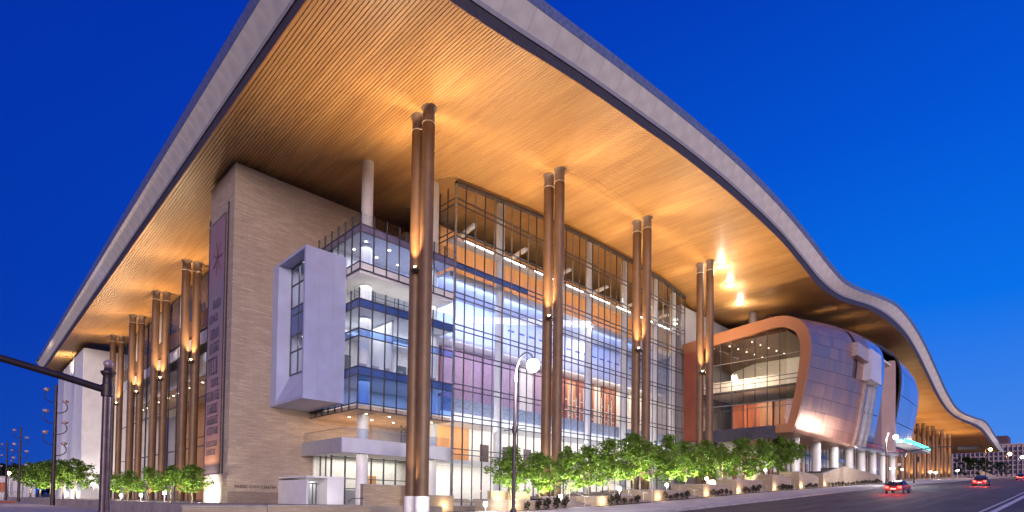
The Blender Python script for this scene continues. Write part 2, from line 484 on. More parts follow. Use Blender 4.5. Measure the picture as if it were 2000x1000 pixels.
tag(obj('lane_line', strip(4.05, 4.4, 0.006, -60, 420), M['paint'], recenter=False), kind='structure')
tag(obj('lane_line', strip(4.75, 4.90, 0.006, -60, 420), M['paint'], recenter=False), kind='structure')
# pavement joints
jt = MB()
for i in range(46):
    x = 20 + i * 3.0
    jt.box(x, x + 0.05, 22.8, 30, gz(x) + 0.151, gz(x) + 0.156)
tag(obj('pavement_joint', jt, M['kerb'], recenter=False), kind='structure')
# worn patches, covers and gully grates
M['patch'] = plain('tar_patch', (0.038, 0.034, 0.036), 0.65, 0, 0.15, 1.5)
M['worn'] = plain('worn_lane', (0.085, 0.075, 0.077), 0.7, 0, 0.25, 0.8, stretch=(0.15, 1, 1))
def road_sheet(x0, x1, y0, y1, dz, mat, name):
    tag(obj(name, strip(y0, y1, dz, x0, x1, 5), M[mat], recenter=False), kind='structure')
for y0, y1 in ((8.6, 9.2), (10.4, 11.0), (13.6, 14.2), (15.4, 16.0), (17.9, 18.5)):
    road_sheet(20, 300, y0, y1, 0.004, 'worn', 'wheel_track')
rp_ = random.Random(4)
for x, y, l, w in ((44, 18.6, 9, 1.0), (58, 12.2, 14, 1.2), (70, 19.3, 5, 2.0), (86, 6.5, 18, 1.1), (104, 17.0, 8, 1.4), (49, 6.6, 6, 1.5)):
    road_sheet(x, x + l, y, y + w, 0.009, 'patch', 'tar_patch')
for x in range(34, 200, 9):
    road_sheet(x, x + 0.12, 5.2, 21.8, 0.007, 'patch', 'road_crack')
for i, (x, y) in enumerate(((52.0, 16.9), (64.0, 10.2), (90.0, 13.0))):
    z_ = gz(x)
    mc = thing('manhole_cover', 'round iron manhole cover in the roadway, %s' % ('nearest to the kerb', 'in the middle lane', 'farthest up the street')[i], 'manhole cover', (x, y, z_), 'manhole covers in the street')
    obj('cover', MB().lathe([(0.42, 0.004), (0.42, 0.022), (0.36, 0.026)], (x, y, z_), 20), M['pole'], mc)
# raised plaza round the building
plz = MB(); plz.box(11.2, 34, 44.4, 320, -1.8, -0.45)
plz.box(34, 46, 46.4, 320, -1.8, -0.449)
tag(obj('plaza', plz, M['paver'], recenter=False), kind='structure')
ter = MB()
for k in range(40):
    x0 = 46 + k * 8
    ter.box(x0, x0 + 8, 36.2, 60, -2, max(-0.45, gz(x0 + 4) + 0.35))
tag(obj('terrace', ter, M['paver'], recenter=False), kind='structure')

# ------------------------------------------------------------------ the convention centre
BC = thing('convention_center', 'vast convention centre with glowing wooden wave roof, glass lobby and stone tower', 'building', (40, 60, -0.45))

S_T = [(16.4, 34.9), (23.9, 35.54), (29.2, 36.08), (34.5, 36.85), (40.8, 37.61), (49.3, 38.35), (56.4, 38.95), (69.1, 39.41), (85.2, 39.07), (95.0, 37.85), (102.3, 36.98), (112.5, 37.5), (121.3, 38.9), (134.3, 41.0), (147.8, 41.95), (164.8, 41.95), (177.0, 40.21), (190.7, 36.9), (206.3, 33.14), (224.3, 30.88), (249.7, 31.01), (280.6, 32.4), (305.8, 32.5), (335.2, 30.8), (370.4, 29.0)]
F_T = [(14.8, 37.05), (30.6, 38.92), (47.6, 40.82), (61.9, 41.96), (71.7, 42.3), (83.5, 42.04), (93.2, 41.25), (103.1, 40.15), (111.5, 39.75), (121.8, 41.0), (134.1, 43.14), (151.0, 45.4), (166.9, 44.96), (182.3, 42.6), (197.3, 38.97), (214.5, 34.74), (234.5, 32.34), (268.2, 33.73), (305.1, 35.9), (335.7, 33.54), (372.2, 29.52)]
zS = spline(S_T); zF = spline([(x * 0.994, z * 0.994 + 0.12) for x, z in F_T])
XE, YE = 16.6, 31.6                 # inner edge of the eave
YEND = 206.0
roof = link('roof', None, None, BC, (60, 100, 40))
# soffit boards: every board has its own width and a recessed groove beside it; they run along Y
sf = MB(); P = []
x = XE
while x < 372:
    w = 0.30 if x < 200 else 0.9
    P += [(x, zS(x)), (x + w * 0.78, zS(x + w * 0.78)), (x + w * 0.78, zS(x + w * 0.78) + 0.12), (x + w, zS(x + w) + 0.12)]
    x += w
def yend(x):
    return YEND if x < 60 else (90 if x < 200 else 80)
n = len(P)
ys = [0.0, 0.5, 1.0]
vs = []
for t in ys:
    vs += [(px, YE + (yend(px) - YE) * t, pz) for px, pz in P]
sf.add(vs, [(j * n + i, j * n + i + 1, (j + 1) * n + i + 1, (j + 1) * n + i) for j in range(2) for i in range(n - 1)])
tag(obj('soffit_boards', sf, M['soffit'], roof, recenter=False), kind='stuff')
# section of the eave: S (soffit edge) -> R (reveal back) -> D (lower lip) -> F (top of pale fascia) -> coping
def sect(xs_front, t):
    """t: 0..1 index of section point -> (outward offset, z)"""
    s, f = zS(xs_front), zF(xs_front)
    h = f - s
    return [(0.0, s), (0.04, s - 0.10), (0.12, s - 0.08), (0.14, s + 0.10 * h), (0.16, s + 0.38 * h), (0.26, s + 0.36 * h), (0.32, s + 0.50 * h), (1.42, s + h), (1.46, s + h + 0.05), (1.72, s + h + 0.65), (2.9, s + h + 1.05)][t]
def front_pt(x, t):
    off, z = sect(x, t); return (x, YE - off, z)
def left_pt(y, t):
    off, z = sect(XE, t); return (XE - off, y, z)
def corner_pt(t):
    off, z = sect(XE, t); return (XE - off, YE - off, z)
def eave(t0, t1, xs, ysl, back=0.0):
    mb = MB()
    a = [left_pt(y, t0) for y in reversed(ysl)] + [corner_pt(t0)] + [front_pt(x, t0) for x in xs]
    b = [left_pt(y, t1) for y in reversed(ysl)] + [corner_pt(t1)] + [front_pt(x, t1) for x in xs]
    m_ = len(a)
    mb.add(a + b, [(i, i + 1, m_ + i + 1, m_ + i) for i in range(m_ - 1)])
    return mb
XS = [18 + 2.0 * i for i in range(178)]
YS = [34 + 6.0 * i for i in range(29)]
obj('eave_trim', eave(0, 1, XS, YS), M['trim'], roof, recenter=False)
obj('eave_trim', eave(1, 2, XS, YS), M['trim'], roof, recenter=False)
rv = eave(2, 3, XS, YS)
for a_, b_ in ((3, 4),):
    e2 = eave(a_, b_, XS, YS); rv.add(e2.v, e2.f)
obj('eave_reveal', rv, M['reveal'], roof, recenter=False)
lp = eave(4, 5, XS, YS); e2 = eave(5, 6, XS, YS); lp.add(e2.v, e2.f)
obj('eave_lip', lp, plain('lip_metal', (0.33, 0.31, 0.32), 0.5, 0.1, 0.05), roof, recenter=False)
cp = eave(7, 8, XS, YS); e2 = eave(8, 9, XS, YS); cp.add(e2.v, e2.f)
obj('roof_coping', cp, M['coping'], roof, recenter=False)
# pale fascia panels, 3 m long with open joints
def fpanel(fa, fb):
    """fa, fb: functions t-> point at both ends, thickness inwards"""
    p = [Vector(fa(6)), Vector(fb(6)), Vector(fb(7)), Vector(fa(7))]
    nrm = (p[1] - p[0]).cross(p[3] - p[0]).normalized()
    if nrm.z > 0: nrm = -nrm
    q = [v - nrm * 0.08 for v in p]
    mb = MB(); mb.add(p + q, [(0, 1, 2, 3), (7, 6, 5, 4), (0, 4, 5, 1), (1, 5, 6, 2), (2, 6, 7, 3), (3, 7, 4, 0)])
    return mb
gap = 0.018
x = XE
first = True
while x < 228:
    L = 3.0 if x < 120 else 4.5
    fa = (lambda t: corner_pt(t)) if first else (lambda t, x=x: front_pt(x + gap, t))
    obj('fascia_panel', fpanel(fa, lambda t, x=x, L=L: front_pt(x + L - gap, t)), M['fascia'], roof)
    first = False; x += L
far = MB()
while x < 370:
    e2 = fpanel(lambda t, x=x: front_pt(x + gap, t), lambda t, x=x: front_pt(x + 4.5 - gap, t)); far.add(e2.v, e2.f); x += 4.5
tag(obj('fascia_panel', far, M['fascia'], roof), kind='stuff')
y = YE; first = True
while y < YEND - 0.5:
    L = 3.0 if y < 110 else 4.5
    fa = (lambda t: corner_pt(t)) if first else (lambda t, y=y: left_pt(y + gap, t))
    obj('fascia_panel', fpanel(fa, lambda t, y=y, L=L: left_pt(min(YEND, y + L - gap), t)), M['fascia'], roof)
    first = False; y += L
# the roof skin above, so that the roof has its depth and blocks the sky
rt = MB(); xs = [XE] + XS
a = [(x - (1.72 if i == 0 else 0), YE - 1.72, sect(x, 9)[1]) for i, x in enumerate(xs)]
b = [(x - (1.72 if i == 0 else 0), yend(x) + 0.3, sect(x, 9)[1]) for i, x in enumerate(xs)]
m_ = len(a)
rt.add(a + b, [(i, i + 1, m_ + i + 1, m_ + i) for i in range(m_ - 1)])
# closing strip at the far ends
c = [(x, yend(x) + 0.3, zS(x) - 0.02) for x in xs]
rt.add(b + c, [(i, m_ + i, m_ + i + 1, i + 1) for i in range(m_ - 1)])
obj('roof_skin', rt, M['rooftop'], roof, recenter=False)

# ---- stone tower
YT = 61.5
TX0, TX1 = 19.66, 36.0
tw = link('stone_tower', MB().box(TX0, TX1, YT, 69.2, -0.45, 34.75).mesh('stone_tower'), M['tower'], BC)
tb = MB()
tb.box(TX0 + 0.03, TX0 + 16, YT - 0.05, YT - 0.001, -0.45, 0.75)
obj('base_course', tb, stone('base_course_stone', (0.24, 0.18, 0.15), (0.29, 0.22, 0.18), (0.19, 0.14, 0.12), 0.6, 1.5), tw)
obj('tower_cap', MB().box(TX0 + 0.6, TX1, YT + 0.8, 69.0, 34.75, 35.15), M['reveal'], tw)
cu = bpy.data.curves.new('sign_letters', 'FONT')
cu.body = 'MUSIC CITY CENTER'; cu.size = 0.60; cu.extrude = 0.02; cu.space_character = 1.08
fo = bpy.data.objects.new('sign_letters', cu)
COL.objects.link(fo)
dg = bpy.context.evaluated_depsgraph_get()
me = bpy.data.meshes.new_from_object(fo.evaluated_get(dg))
bpy.data.objects.remove(fo)
wtxt = max(v.co.x for v in me.vertices)
me.transform(Matrix.Scale(4.30 / wtxt, 4))
me.transform(Matrix.Rotation(PI / 2, 4, 'X'))
lt = link('sign_letters', me, plain('bronze_letters', (0.06, 0.04, 0.035), 0.4, 0.6), tw, (20.35, YT - 0.03, 1.13))
for x_ in (25.6, 31.5):
    obj('movement_joint', MB().box(x_, x_ + 0.035, YT - 0.004, YT - 0.0005, 0.75, 34.7), M['grey'], tw)
# two flush pilaster strips beside the banner
for yy in (63.05, 69.05):
    obj('tower_fin', MB().box(TX0 - 0.10, TX0 - 0.002, yy - 0.12, yy + 0.12, 2.6, 31.2), M['reveal'], tw)
bn = thing('banner', 'tall narrow mauve banner with dark print hanging on the stone tower', 'banner', (TX0 - 0.12, 66.3, 2.6))
def banner_mat():
    m, nt, b = new_mat('banner_cloth')
    geo = nt.nodes.new('ShaderNodeNewGeometry'); sp = nt.nodes.new('ShaderNodeSeparateXYZ')
    nt.links.new(geo.outputs['Position'], sp.inputs[0])
    mr = nt.nodes.new('ShaderNodeMapRange'); mr.inputs[1].default_value = 2.6; mr.inputs[2].default_value = 30.2
    nt.links.new(sp.outputs['Z'], mr.inputs[0])
    r = nt.nodes.new('ShaderNodeValToRGB'); e = r.color_ramp.elements
    e[0].position = 0; e[0].color = (0.10, 0.06, 0.06, 1); e[1].position = 1; e[1].color = (0.27, 0.17, 0.20, 1)
    for p, cc in ((0.035, (0.10, 0.06, 0.06)), (0.05, (0.62, 0.28, 0.14)), (0.18, (0.46, 0.27, 0.24)), (0.45, (0.27, 0.19, 0.22)), (0.72, (0.24, 0.19, 0.235)), (0.8, (0.29, 0.17, 0.21))):
        k = e.new(p); k.color = (*cc, 1)
    nt.links.new(mr.outputs[0], r.inputs[0]); nt.links.new(r.outputs[0], b.inputs['Base Color'])
    b.inputs['Roughness'].default_value = 0.8
    return m
bm_ = MB(); ny, nz = 6, 12
vs = [(TX0 - 0.13 - 0.03 * math.sin(j * 1.3) * math.sin(i * 1.1), 63.7 + 5.0 * i / ny, 2.6 + 27.6 * j / nz) for j in range(nz + 1) for i in range(ny + 1)]
bm_.add(vs, [(j * (ny + 1) + i, j * (ny + 1) + i + 1, (j + 1) * (ny + 1) + i + 1, (j + 1) * (ny + 1) + i) for j in range(nz) for i in range(ny)])
obj('cloth', bm_, banner_mat(), bn, recenter=False)
pr = MB()
rr = random.Random(3)
def strokes(z, h, y0, y1):
    y = y1
    while y > y0 + 0.2:
        w = rr.uniform(0.16, 0.34)
        k = rr.random()
        yy0, yy1 = y - w * h * 1.1, y
        X0, X1 = TX0 - 0.185, TX0 - 0.175
        pr.box(X0, X1, yy1 - 0.06 * h, yy1, z, z + h)
        if k < 0.7: pr.box(X0, X1, yy0, yy1, z + h - 0.10 * h, z + h)
        if k > 0.3: pr.box(X0, X1, yy0, yy0 + 0.06 * h, z, z + h * rr.uniform(.5, 1))
        if k < 0.5: pr.box(X0, X1, yy0, yy1, z, z + 0.12 * h)
        y = yy0 - 0.16 * h
for z, h, a_, b_ in ((20.6, 0.9, 64.3, 67.0), (19.2, 0.8, 65.2, 68.2), (17.3, 1.1, 64.6, 67.6), (15.8, 1.1, 64.4, 67.8), (13.4, 1.9, 65.2, 68.2), (12.1, 0.8, 64.6, 67.0), (10.6, 1.0, 64.2, 68.4), (9.2, 1.0, 64.6, 68.0), (8.0, .9, 64.5, 68.2), (6.9, .8, 64.3, 68.0), (5.6, 0.6, 64.4, 68.2), (4.7, 0.6, 64.8, 68.2)):
    strokes(z, h, a_, b_)
tag(obj('print', pr, plain('dark_print', (0.10, 0.085, 0.12), 0.8), bn, recenter=False), kind='stuff')
st = MB()
for k in range(7):
    a_ = 65.9 + 0.25 * math.cos(k * 0.9 + 0.4) * 6; zz = 26.0 + 0.9 * math.sin(k * 0.9 + 0.4) * 2
    st.bar((TX0 - 0.18, 65.9, 26.0), (TX0 - 0.18, a_, zz), 0.03, 0.12)
obj('emblem', st, plain('dark_print_emblem', (0.16, 0.09, 0.13), 0.8), bn, recenter=False)
obj('rod', MB().tube([(TX0 - 0.15, 63.5, 30.25), (TX0 - 0.15, 68.9, 30.25)], 0.06), M['steel'], bn)
obj('rod', MB().tube([(TX0 - 0.15, 63.5, 2.55), (TX0 - 0.15, 68.9, 2.55)], 0.06), M['steel'], bn)

# ---- bronze columns in pairs
def column(x, y, z0, plinth=None, z1=None):
    zt = z1 if z1 else zS(x) + 0.02
    c = obj('bronze_column', MB().lathe([(0.585, z0), (0.585, zt - 1.55)], (x, y, 0), 24), M['bronze'], BC)
    obj('collar', MB().lathe([(0.555, zt - 1.55), (0.555, zt - 0.18), (0.72, zt - 0.14), (0.72, zt)], (x, y, 0), 24), M['collar'], c)
    obj('ring', MB().lathe([(0.615, zt - 1.62), (0.615, zt - 1.52)], (x, y, 0), 24), M['ring'], c)
    if plinth is not None:
        obj('plinth', MB().lathe([(0.70, plinth), (0.70, z0)], (x, y, 0), 24), M['plinth'], c)
    return c
WARM = (1.0, 0.69, 0.41)
FX = [30.07 + 18.35 * k for k in range(4)]
def uplight(x, y, z, dx, dy, parent):
    mb = MB(); mb.bar((x - dx * 0.55, y - dy * 0.55, z - 0.25), (x + dx * 0.55, y + dy * 0.55, z - 0.25), 0.12, 0.12)
    mb.box(x - 0.30, x + 0.30, y - 0.30, y + 0.30, z - 0.55, z - 0.35)
    u = obj('uplight_bracket', mb, M['pole'], parent)
    return u
for k, x in enumerate(FX):
    b0 = max(-0.5, gz(x) - 0.2)
    c1 = column(x, 42.3, b0 + 0.97, b0 - 0.5); c2 = column(x, 43.95, b0 + 0.97, b0 - 0.5)
    for s in (-1, 1):
        u = uplight(x + s * 0.62, 43.12, 21.6, 0.0, 1.0, c1)
        hd = MB().lathe([(0.10, 0), (0.17, 0.25)], (x + s * 0.62, 43.12, 21.25), 10)
        obj('uplight_lens', hd, M['lampwarm'], c1)
        lamp('SPOT', (x + s * 1.0, 43.12, 21.6), 6800 if s < 0 else 3200, (1.0, 0.62, 0.28), (x + s * 0.2, 43.12, 26.5), 0.12, spot=64, blend=1.0)
        lamp('SPOT', (x + s * 1.5, 43.12, 21.7), 10800, WARM, (x + s * 7.0, 43.12 - 3.0, 36), 0.25, spot=118, blend=1.0)
    # ground lights grazing the shafts
    lamp('SPOT', (x - 0.9, 40.6, b0 - 0.2), 160, (1, 0.97, 0.94), (x, 42.3, b0 + 0.5), 0.1, spot=80, blend=1.0)
    lamp('SPOT', (x - 1.3, 42.6, b0 + 1.2), 2600, WARM, (x - 0.35, 43.0, 14), 0.1, spot=60, blend=1.0)
    lamp('SPOT', (x + 0.4, 44.9, b0 + 1.2), 900, WARM, (x, 43.6, 14), 0.1, spot=60, blend=1.0)
LY = [94.3, 112.2, 130.4, 149.6]
for k, y in enumerate(LY):
    c1 = column(23.65, y, -0.4); c2 = column(25.15, y, -0.4)
    for s in (-1, 1):
        u = uplight(24.4, y + s * 0.62, 20.8, 1.0, 0.0, c1)
        obj('uplight_lens', MB().lathe([(0.10, 0), (0.17, 0.25)], (24.4, y + s * 0.62, 20.5), 10), M['lampwarm'], c1)
        lamp('SPOT', (24.4, y + s * 1.0, 20.9), 7200 if s < 0 else 2600, (1.0, 0.62, 0.28), (24.4, y + s * 0.2, 25.5), 0.12, spot=64, blend=1.0)
    lamp('SPOT', (24.4 - 1.0, y - 1.5, 20.95), 10000, WARM, (20.5, y - 8, 36), 0.25, spot=122, blend=1.0)
    lamp('SPOT', (24.4 - 1.2, y - 1.0, 0.0), 2000, WARM, (24.2, y, 14), 0.1, spot=60, blend=1.0)

# ---- lobby glass wall (plane Y = YG) on a 1.51 m module
YG = 51.09
X0, MOD, NM = 28.25, 1.5105, 43
mx_ = lambda i: X0 + MOD * i
ZT = [6.12, 9.93, 13.62, 17.42, 20.51, 24.24, 27.72, 31.4, 35.2]
PG = 0.62
lw = link('lobby_glass_wall', None, None, BC, (66, YG, 18))
LEVELS = [-0.1]
for z in ZT:
    LEVELS += [z - PG, z]
wall_top = lambda x: zS(x) - 0.75
for i in range(8, NM + 1):
    x = mx_(i); big = (i == 8)
    mb = MB().box(x - (0.16 if big else 0.048), x + (0.16 if big else 0.048), YG - 0.10, YG + 0.05, -0.4, wall_top(x))
    obj('mullion', mb, M['mullionlt'] if i % 2 == 0 or big else M['mullion'], lw)
for z in LEVELS[1:]:
    obj('transom', MB().box(mx_(8), mx_(43), YG - 0.11, YG + 0.06, z - 0.05, z + 0.05), M['mullion'], lw)
tp = MB(); nseg = 35
for i in range(8, 43):
    a_, b_ = mx_(i), mx_(i + 1)
    vs = [(a_, YG - 0.2, wall_top(a_)), (b_, YG - 0.2, wall_top(b_)), (b_, YG + 0.3, wall_top(b_)), (a_, YG + 0.3, wall_top(a_))]
    vs += [(p[0], p[1], p[2] + 0.35) for p in vs]
    tp.add(vs, [(0, 1, 2, 3), (7, 6, 5, 4), (0, 4, 5, 1), (2, 6, 7, 3)])
obj('head_channel', tp, M['mullion'], lw)
pane_mesh = {}
cnt = 0
rest = MB()
for r in range(len(LEVELS)):
    z0 = LEVELS[r] + 0.05
    tall = r % 2 == 0
    for i in range(8, NM):
        xc = (mx_(i) + mx_(i + 1)) / 2
        z1 = (LEVELS[r + 1] - 0.05) if r + 1 < len(LEVELS) else wall_top(mx_(i)) - 0.02
        if z1 - z0 < 0.15: continue
        w, h = MOD / 2 - 0.06, (z1 - z0) / 2
        mat = M['glass']
        if r == 13 and i < 16: mat = M['glassspan']
        if tall and cnt < 300 or mat is M['glassspan'] and cnt < 300:
            key = (round(h, 3), mat.name)
            if key not in pane_mesh:
                pane_mesh[key] = MB().box(-w, w, -0.012, 0.012, -h, h).mesh('pane'); pane_mesh[key].materials.append(mat)
            link('pane', pane_mesh[key], None, lw, (xc, YG, (z0 + z1) / 2)); cnt += 1
        else:
            rest.box(xc - w, xc + w, YG - 0.012, YG + 0.012, z0, z1)
tag(obj('pane', rest, M['glass'], lw), kind='stuff')
# return of the glass wall at its left end, above the terrace
ret = MB()
for k in range(4):
    yy = YG + 1.5 * k
    ret.box(mx_(8) - 0.06, mx_(8) + 0.06, yy - 0.06, yy + 0.06, 28.0, wall_top(mx_(8)))
for z in (28.1, 30.8, 31.4, 34.5, 35.2):
    ret.box(mx_(8) - 0.05, mx_(8) + 0.05, YG, YG + 4.6, z - 0.05, z + 0.05)
obj('return_frame', ret, M['mullion'], lw)
for k in range(3):
    for z0, z1 in ((28.15, 30.75), (31.45, 34.45)):
        obj('return_pane', MB().box(mx_(8) - 0.01, mx_(8) + 0.01, YG + 1.5 * k + 0.07, YG + 1.5 * k + 1.43, z0, z1), M['glass'], lw)

# ---- glass corner box over the terrace: X 28.25..40.4, Y YG..YT
gb = link('corner_glass_box', None, None, BC, (34, 56, 18))
BX = X0; BX1 = mx_(8) - 0.17
GBZ = dict(b0=9.1, b1=9.77, s1=12.63, s1t=13.45, p1=16.5, p2=17.26, s2=19.48, s2t=20.27, rail2=21.35, c3=23.0, c3t=23.5, w3=24.0, s4=27.06, s4t=27.82, rail4=29.0)
ga = MB()
def ring_band(z0, z1, d=0.06):
    mb = MB()
    mb.box(BX - d, BX1, YG - d, YG + 0.05, z0, z1)
    mb.box(BX - d, BX + 0.05, YG + 0.05, YT, z0, z1)
    return mb
obj('spandrel_band', ring_band(GBZ['s1'], GBZ['s1t'], 0.03), M['glassspan'], gb)
obj('spandrel_band', ring_band(GBZ['s2'], GBZ['s2t'], 0.03), M['glassspan'], gb)
obj('parapet_band', ring_band(GBZ['s4'], GBZ['s4t'], 0.03), M['spandim'], gb)
obj('sill_band', ring_band(23.25, 23.95, 0.03), M['white'], gb)
for z in (GBZ['b1'], GBZ['s1'], GBZ['s1t'], GBZ['p1'], GBZ['p2'], GBZ['s2'], GBZ['s2t'], 23.25, 24.0, GBZ['s4'], GBZ['s4t'], 9.15):
    obj('transom', ring_band(z - 0.045, z + 0.045, 0.10), M['mullion'], gb)
ry = [YG + 1.5 * k for k in range(7)]
for i in range(0, 8):
    x = mx_(i)
    for z0, z1 in ((9.1, GBZ['rail2']), (23.2, GBZ['rail4'])):
        obj('mullion', MB().box(x - 0.05, x + 0.05, YG - 0.14, YG - 0.0, z0, z1), M['mullion'], gb)
for y in ry[1:]:
    for z0, z1 in ((9.1, GBZ['rail2']), (23.2, GBZ['rail4'])):
        obj('mullion', MB().box(BX - 0.14, BX, y - 0.05, y + 0.05, z0, z1), M['mullion'], gb)
rows_ = [(9.8, 12.6, M['glassblue']), (13.5, 16.45, M['glass']), (16.55, 17.2, M['glassblue']), (17.3, 19.43, M['glass']), (20.3, 21.35, M['rail']), (24.05, 27.0, M['glass']), (27.85, 29.0, M['rail'])]
for z0, z1, mt in rows_:
    for i in range(8):
        a_, b_ = mx_(i) + 0.055, min(mx_(i + 1) - 0.055, BX1)
        obj('pane', MB().box(a_, b_, YG - 0.012, YG + 0.012, z0, z1), mt, gb)
    for k in range(6):
        obj('pane', MB().box(BX - 0.012, BX + 0.012, ry[k] + 0.055, ry[k] + 1.445, z0, z1), mt, gb)
# floors of the box
obj('floor_slab', MB().box(BX + 0.1, BX1 - .02, YG + 0.1, YT - 0.02, 9.12, 9.6), plain('soffit_panel', (0.55, 0.42, 0.32), 0.6), gb)
obj('floor_slab', MB().box(BX + 0.1, BX1 - .02, YG + 0.1, YT - 0.02, 12.75, 13.3), M['white'], gb)
obj('floor_slab', MB().box(BX + 0.1, BX1 - .02, YG + 0.1, YT - 0.02, 19.5, 20.2), M['white'], gb)
obj('floor_slab', MB().box(BX + 0.1, BX1 - .02, YG + 0.1, YT - 0.02, 22.9, 23.25), M['white'], gb)
obj('floor_slab', MB().box(BX + 0.1, BX1 - .02, YG + 0.1, YT - 0.02, 27.2, 27.75), M['grey'], gb)
obj('room_wall', MB().box(BX + 0.2, BX1, 58.6, 58.8, 9.6, 19.5), M['whitewarm'], gb)
obj('room_wall', MB().box(BX + 0.2, BX1, 57.2, 57.4, 23.25, 27.2), M['white'], gb)
# recessed windows behind the mid terrace
rw = MB(); 
for i in range(9): 
    x = BX + 1.6 + i * 1.25; rw.box(x - 0.04, x + 0.04, 54.9, 55.0, 20.2, 22.9)
rw.box(BX + 1.6, BX1, 54.9, 55.0, 21.65, 21.73); rw.box(BX + 1.6, BX1, 54.9, 55.0, 22.4, 22.48)
obj('window_frame', rw, M['mullion'], gb)
obj('room_wall', MB().box(BX + 0.2, BX1, 57.0, 57.2, 20.2, 22.9), M['whitewarm'], gb)
# furniture-like dark screens and pale partitions inside the meeting rooms
obj('partition', MB().box(33.0, 33.2, 52.5, 58.5, 13.3, 19.5), M['white'], gb)
obj('ceiling_ledge', MB().box(BX + 0.3, BX1, 56.8, 58.5, 18.2, 18.6), M['white'], gb)
for a_ in (30.2, 35.4, 37.6):
    obj('dark_screen', MB().box(a_, a_ + 1.3, 58.5, 58.59, 14.4, 16.4), plain('screen_grey', (0.12, 0.14, 0.13), 0.4), gb)
for k in range(7):
    s = MB().box(29.4 + k * 1.5, 30.2 + k * 1.5, 52.2, 52.9, 13.3, 13.75); s.box(29.4 + k * 1.5, 30.2 + k * 1.5, 52.8, 52.95, 13.75, 14.25)
    obj('meeting_chair', s, M['grey'], gb)
COOL = (0.93, 0.95, 1.0); BLUE = (0.16, 0.30, 1.0)
lamp('AREA', (34, 55, 19.3), 520, COOL, (34, 55, 0), sx=10, sy=5)
lamp('AREA', (34, 54.5, 26.9), 380, COOL, (34, 54.5, 0), sx=10, sy=4)
lamp('AREA', (34, 53.8, 22.8), 330, (1, 0.95, 0.86), (34, 54, 0), sx=11, sy=3)
lamp('AREA', (34, 55, 12.6), 260, (0.70, 0.80, 1.0), (34, 55, 0), sx=10, sy=5)
lamp('AREA', (34, 54.0, 13.6), 60, BLUE, (34, 55, 30), sx=11, sy=3)
lamp('AREA', (34, 53.0, 24.4), 90, BLUE, (34, 54, 40), sx=11, sy=2)
dn = MB()
for i in range(4):
    for k in range(2):
        dn.lathe([(0.16, -0.03), (0.16, 0)], (30 + i * 2.8, 53.0 + k * 2.6, 27.18), 8)
        dn.lathe([(0.13, -0.03), (0.13, 0)], (30.4 + i * 2.8, 53.0 + k * 3.6, 9.11), 8)
obj('downlight', dn, M['down'], gb, recenter=False)

# ---- white window box hanging on the tower
wb = link('window_box', None, None, BC, (26, 57, 17))
wx0, wx1, wy0, wy1, wz0, wz1 = 23.75, 28.08, 53.5, YT - 0.01, 9.9, 25.0
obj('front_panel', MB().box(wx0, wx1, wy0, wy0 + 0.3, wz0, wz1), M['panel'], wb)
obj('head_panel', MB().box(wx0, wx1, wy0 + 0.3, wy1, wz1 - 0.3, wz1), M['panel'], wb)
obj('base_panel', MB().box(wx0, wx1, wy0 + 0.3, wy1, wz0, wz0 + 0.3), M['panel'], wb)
jb = MB().prism([(wx0, wy1 - 1.5), (wx0, wy1), (wx1, wy1), (wx1, wy1 - 1.9), (wx0 + 1.4, wy1 - 1.9)], 'z', wz0 + 0.3, wz1 - 0.3)
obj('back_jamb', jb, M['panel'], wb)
sl = MB().prism([(wx0 + 0.02, wz0 + 0.3), (wx0 + 1.3, wz0 + 3.2), (wx0 + 1.3, wz0 + 0.3)], 'y', wy0 + 0.3, wy1 - 1.5)
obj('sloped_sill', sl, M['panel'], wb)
wf = MB()
for yy in (wy0 + 0.35, wy0 + 2.3, wy0 + 4.2, wy1 - 1.95):
    wf.box(wx0 + 1.2, wx0 + 1.33, yy - 0.06, yy + 0.06, wz0 + 3.2, wz1 - 0.3)
for z in (wz0 + 3.3, 15.6, 17.3, 19.5, 20.3, 22.7, 24.6):
    wf.box(wx0 + 1.2, wx0 + 1.33, wy0 + 0.3, wy1 - 1.9, z - 0.06, z + 0.06)
obj('window_frame', wf, M['mullion'], wb)
for a_, b_ in ((0.41, 2.24), (2.36, 4.14), (4.26, 5.99)):
    for z0, z1, mt in ((13.27, 15.54, 'glass'), (15.66, 17.24, 'glass'), (17.36, 19.44, 'glassspan'), (19.56, 20.24, 'glassspan'), (20.36, 22.64, 'glass'), (22.76, 24.54, 'glass')):
        obj('pane', MB().box(wx0 + 1.25, wx0 + 1.28, wy0 + a_, wy0 + b_, z0, z1), M[mt], wb)
obj('inner_wall', MB().box(wx0 + 3.9, wx0 + 4.1, wy0 + 0.3, wy1 - 1.9, wz0 + 0.3, wz1 - 0.3), M['whitewarm'], wb)
lamp('AREA', (wx0 + 2.6, 56.5, 24.6), 130, (1, 0.95, 0.86), (wx0 + 3.0, 56.5, 0), sx=1.0, sy=4)
lamp('AREA', (wx0 + 2.6, 56.5, 16.9), 110, (1, 0.95, 0.86), (wx0 + 3.0, 56.5, 0), sx=1.0, sy=4)
seam = MB()
for z in (13.6, 17.4, 21.2):
    seam.box(wx0 + 0.02, wx1, wy0 - 0.004, wy0 + 0.0, z, z + 0.02)
obj('panel_seam', seam, M['grey'], wb)
vs_ = MB()
for x_ in (wx0 + 1.45, wx0 + 2.9):
    vs_.box(x_, x_ + 0.02, wy0 - 0.004, wy0, wz0, wz1)
for z_ in (13.6, 17.4, 21.2):
    vs_.box(wx0 - 0.004, wx0, wy1 - 1.5, wy1, z_, z_ + 0.02)
obj('panel_seam', vs_, M['grey'], wb)

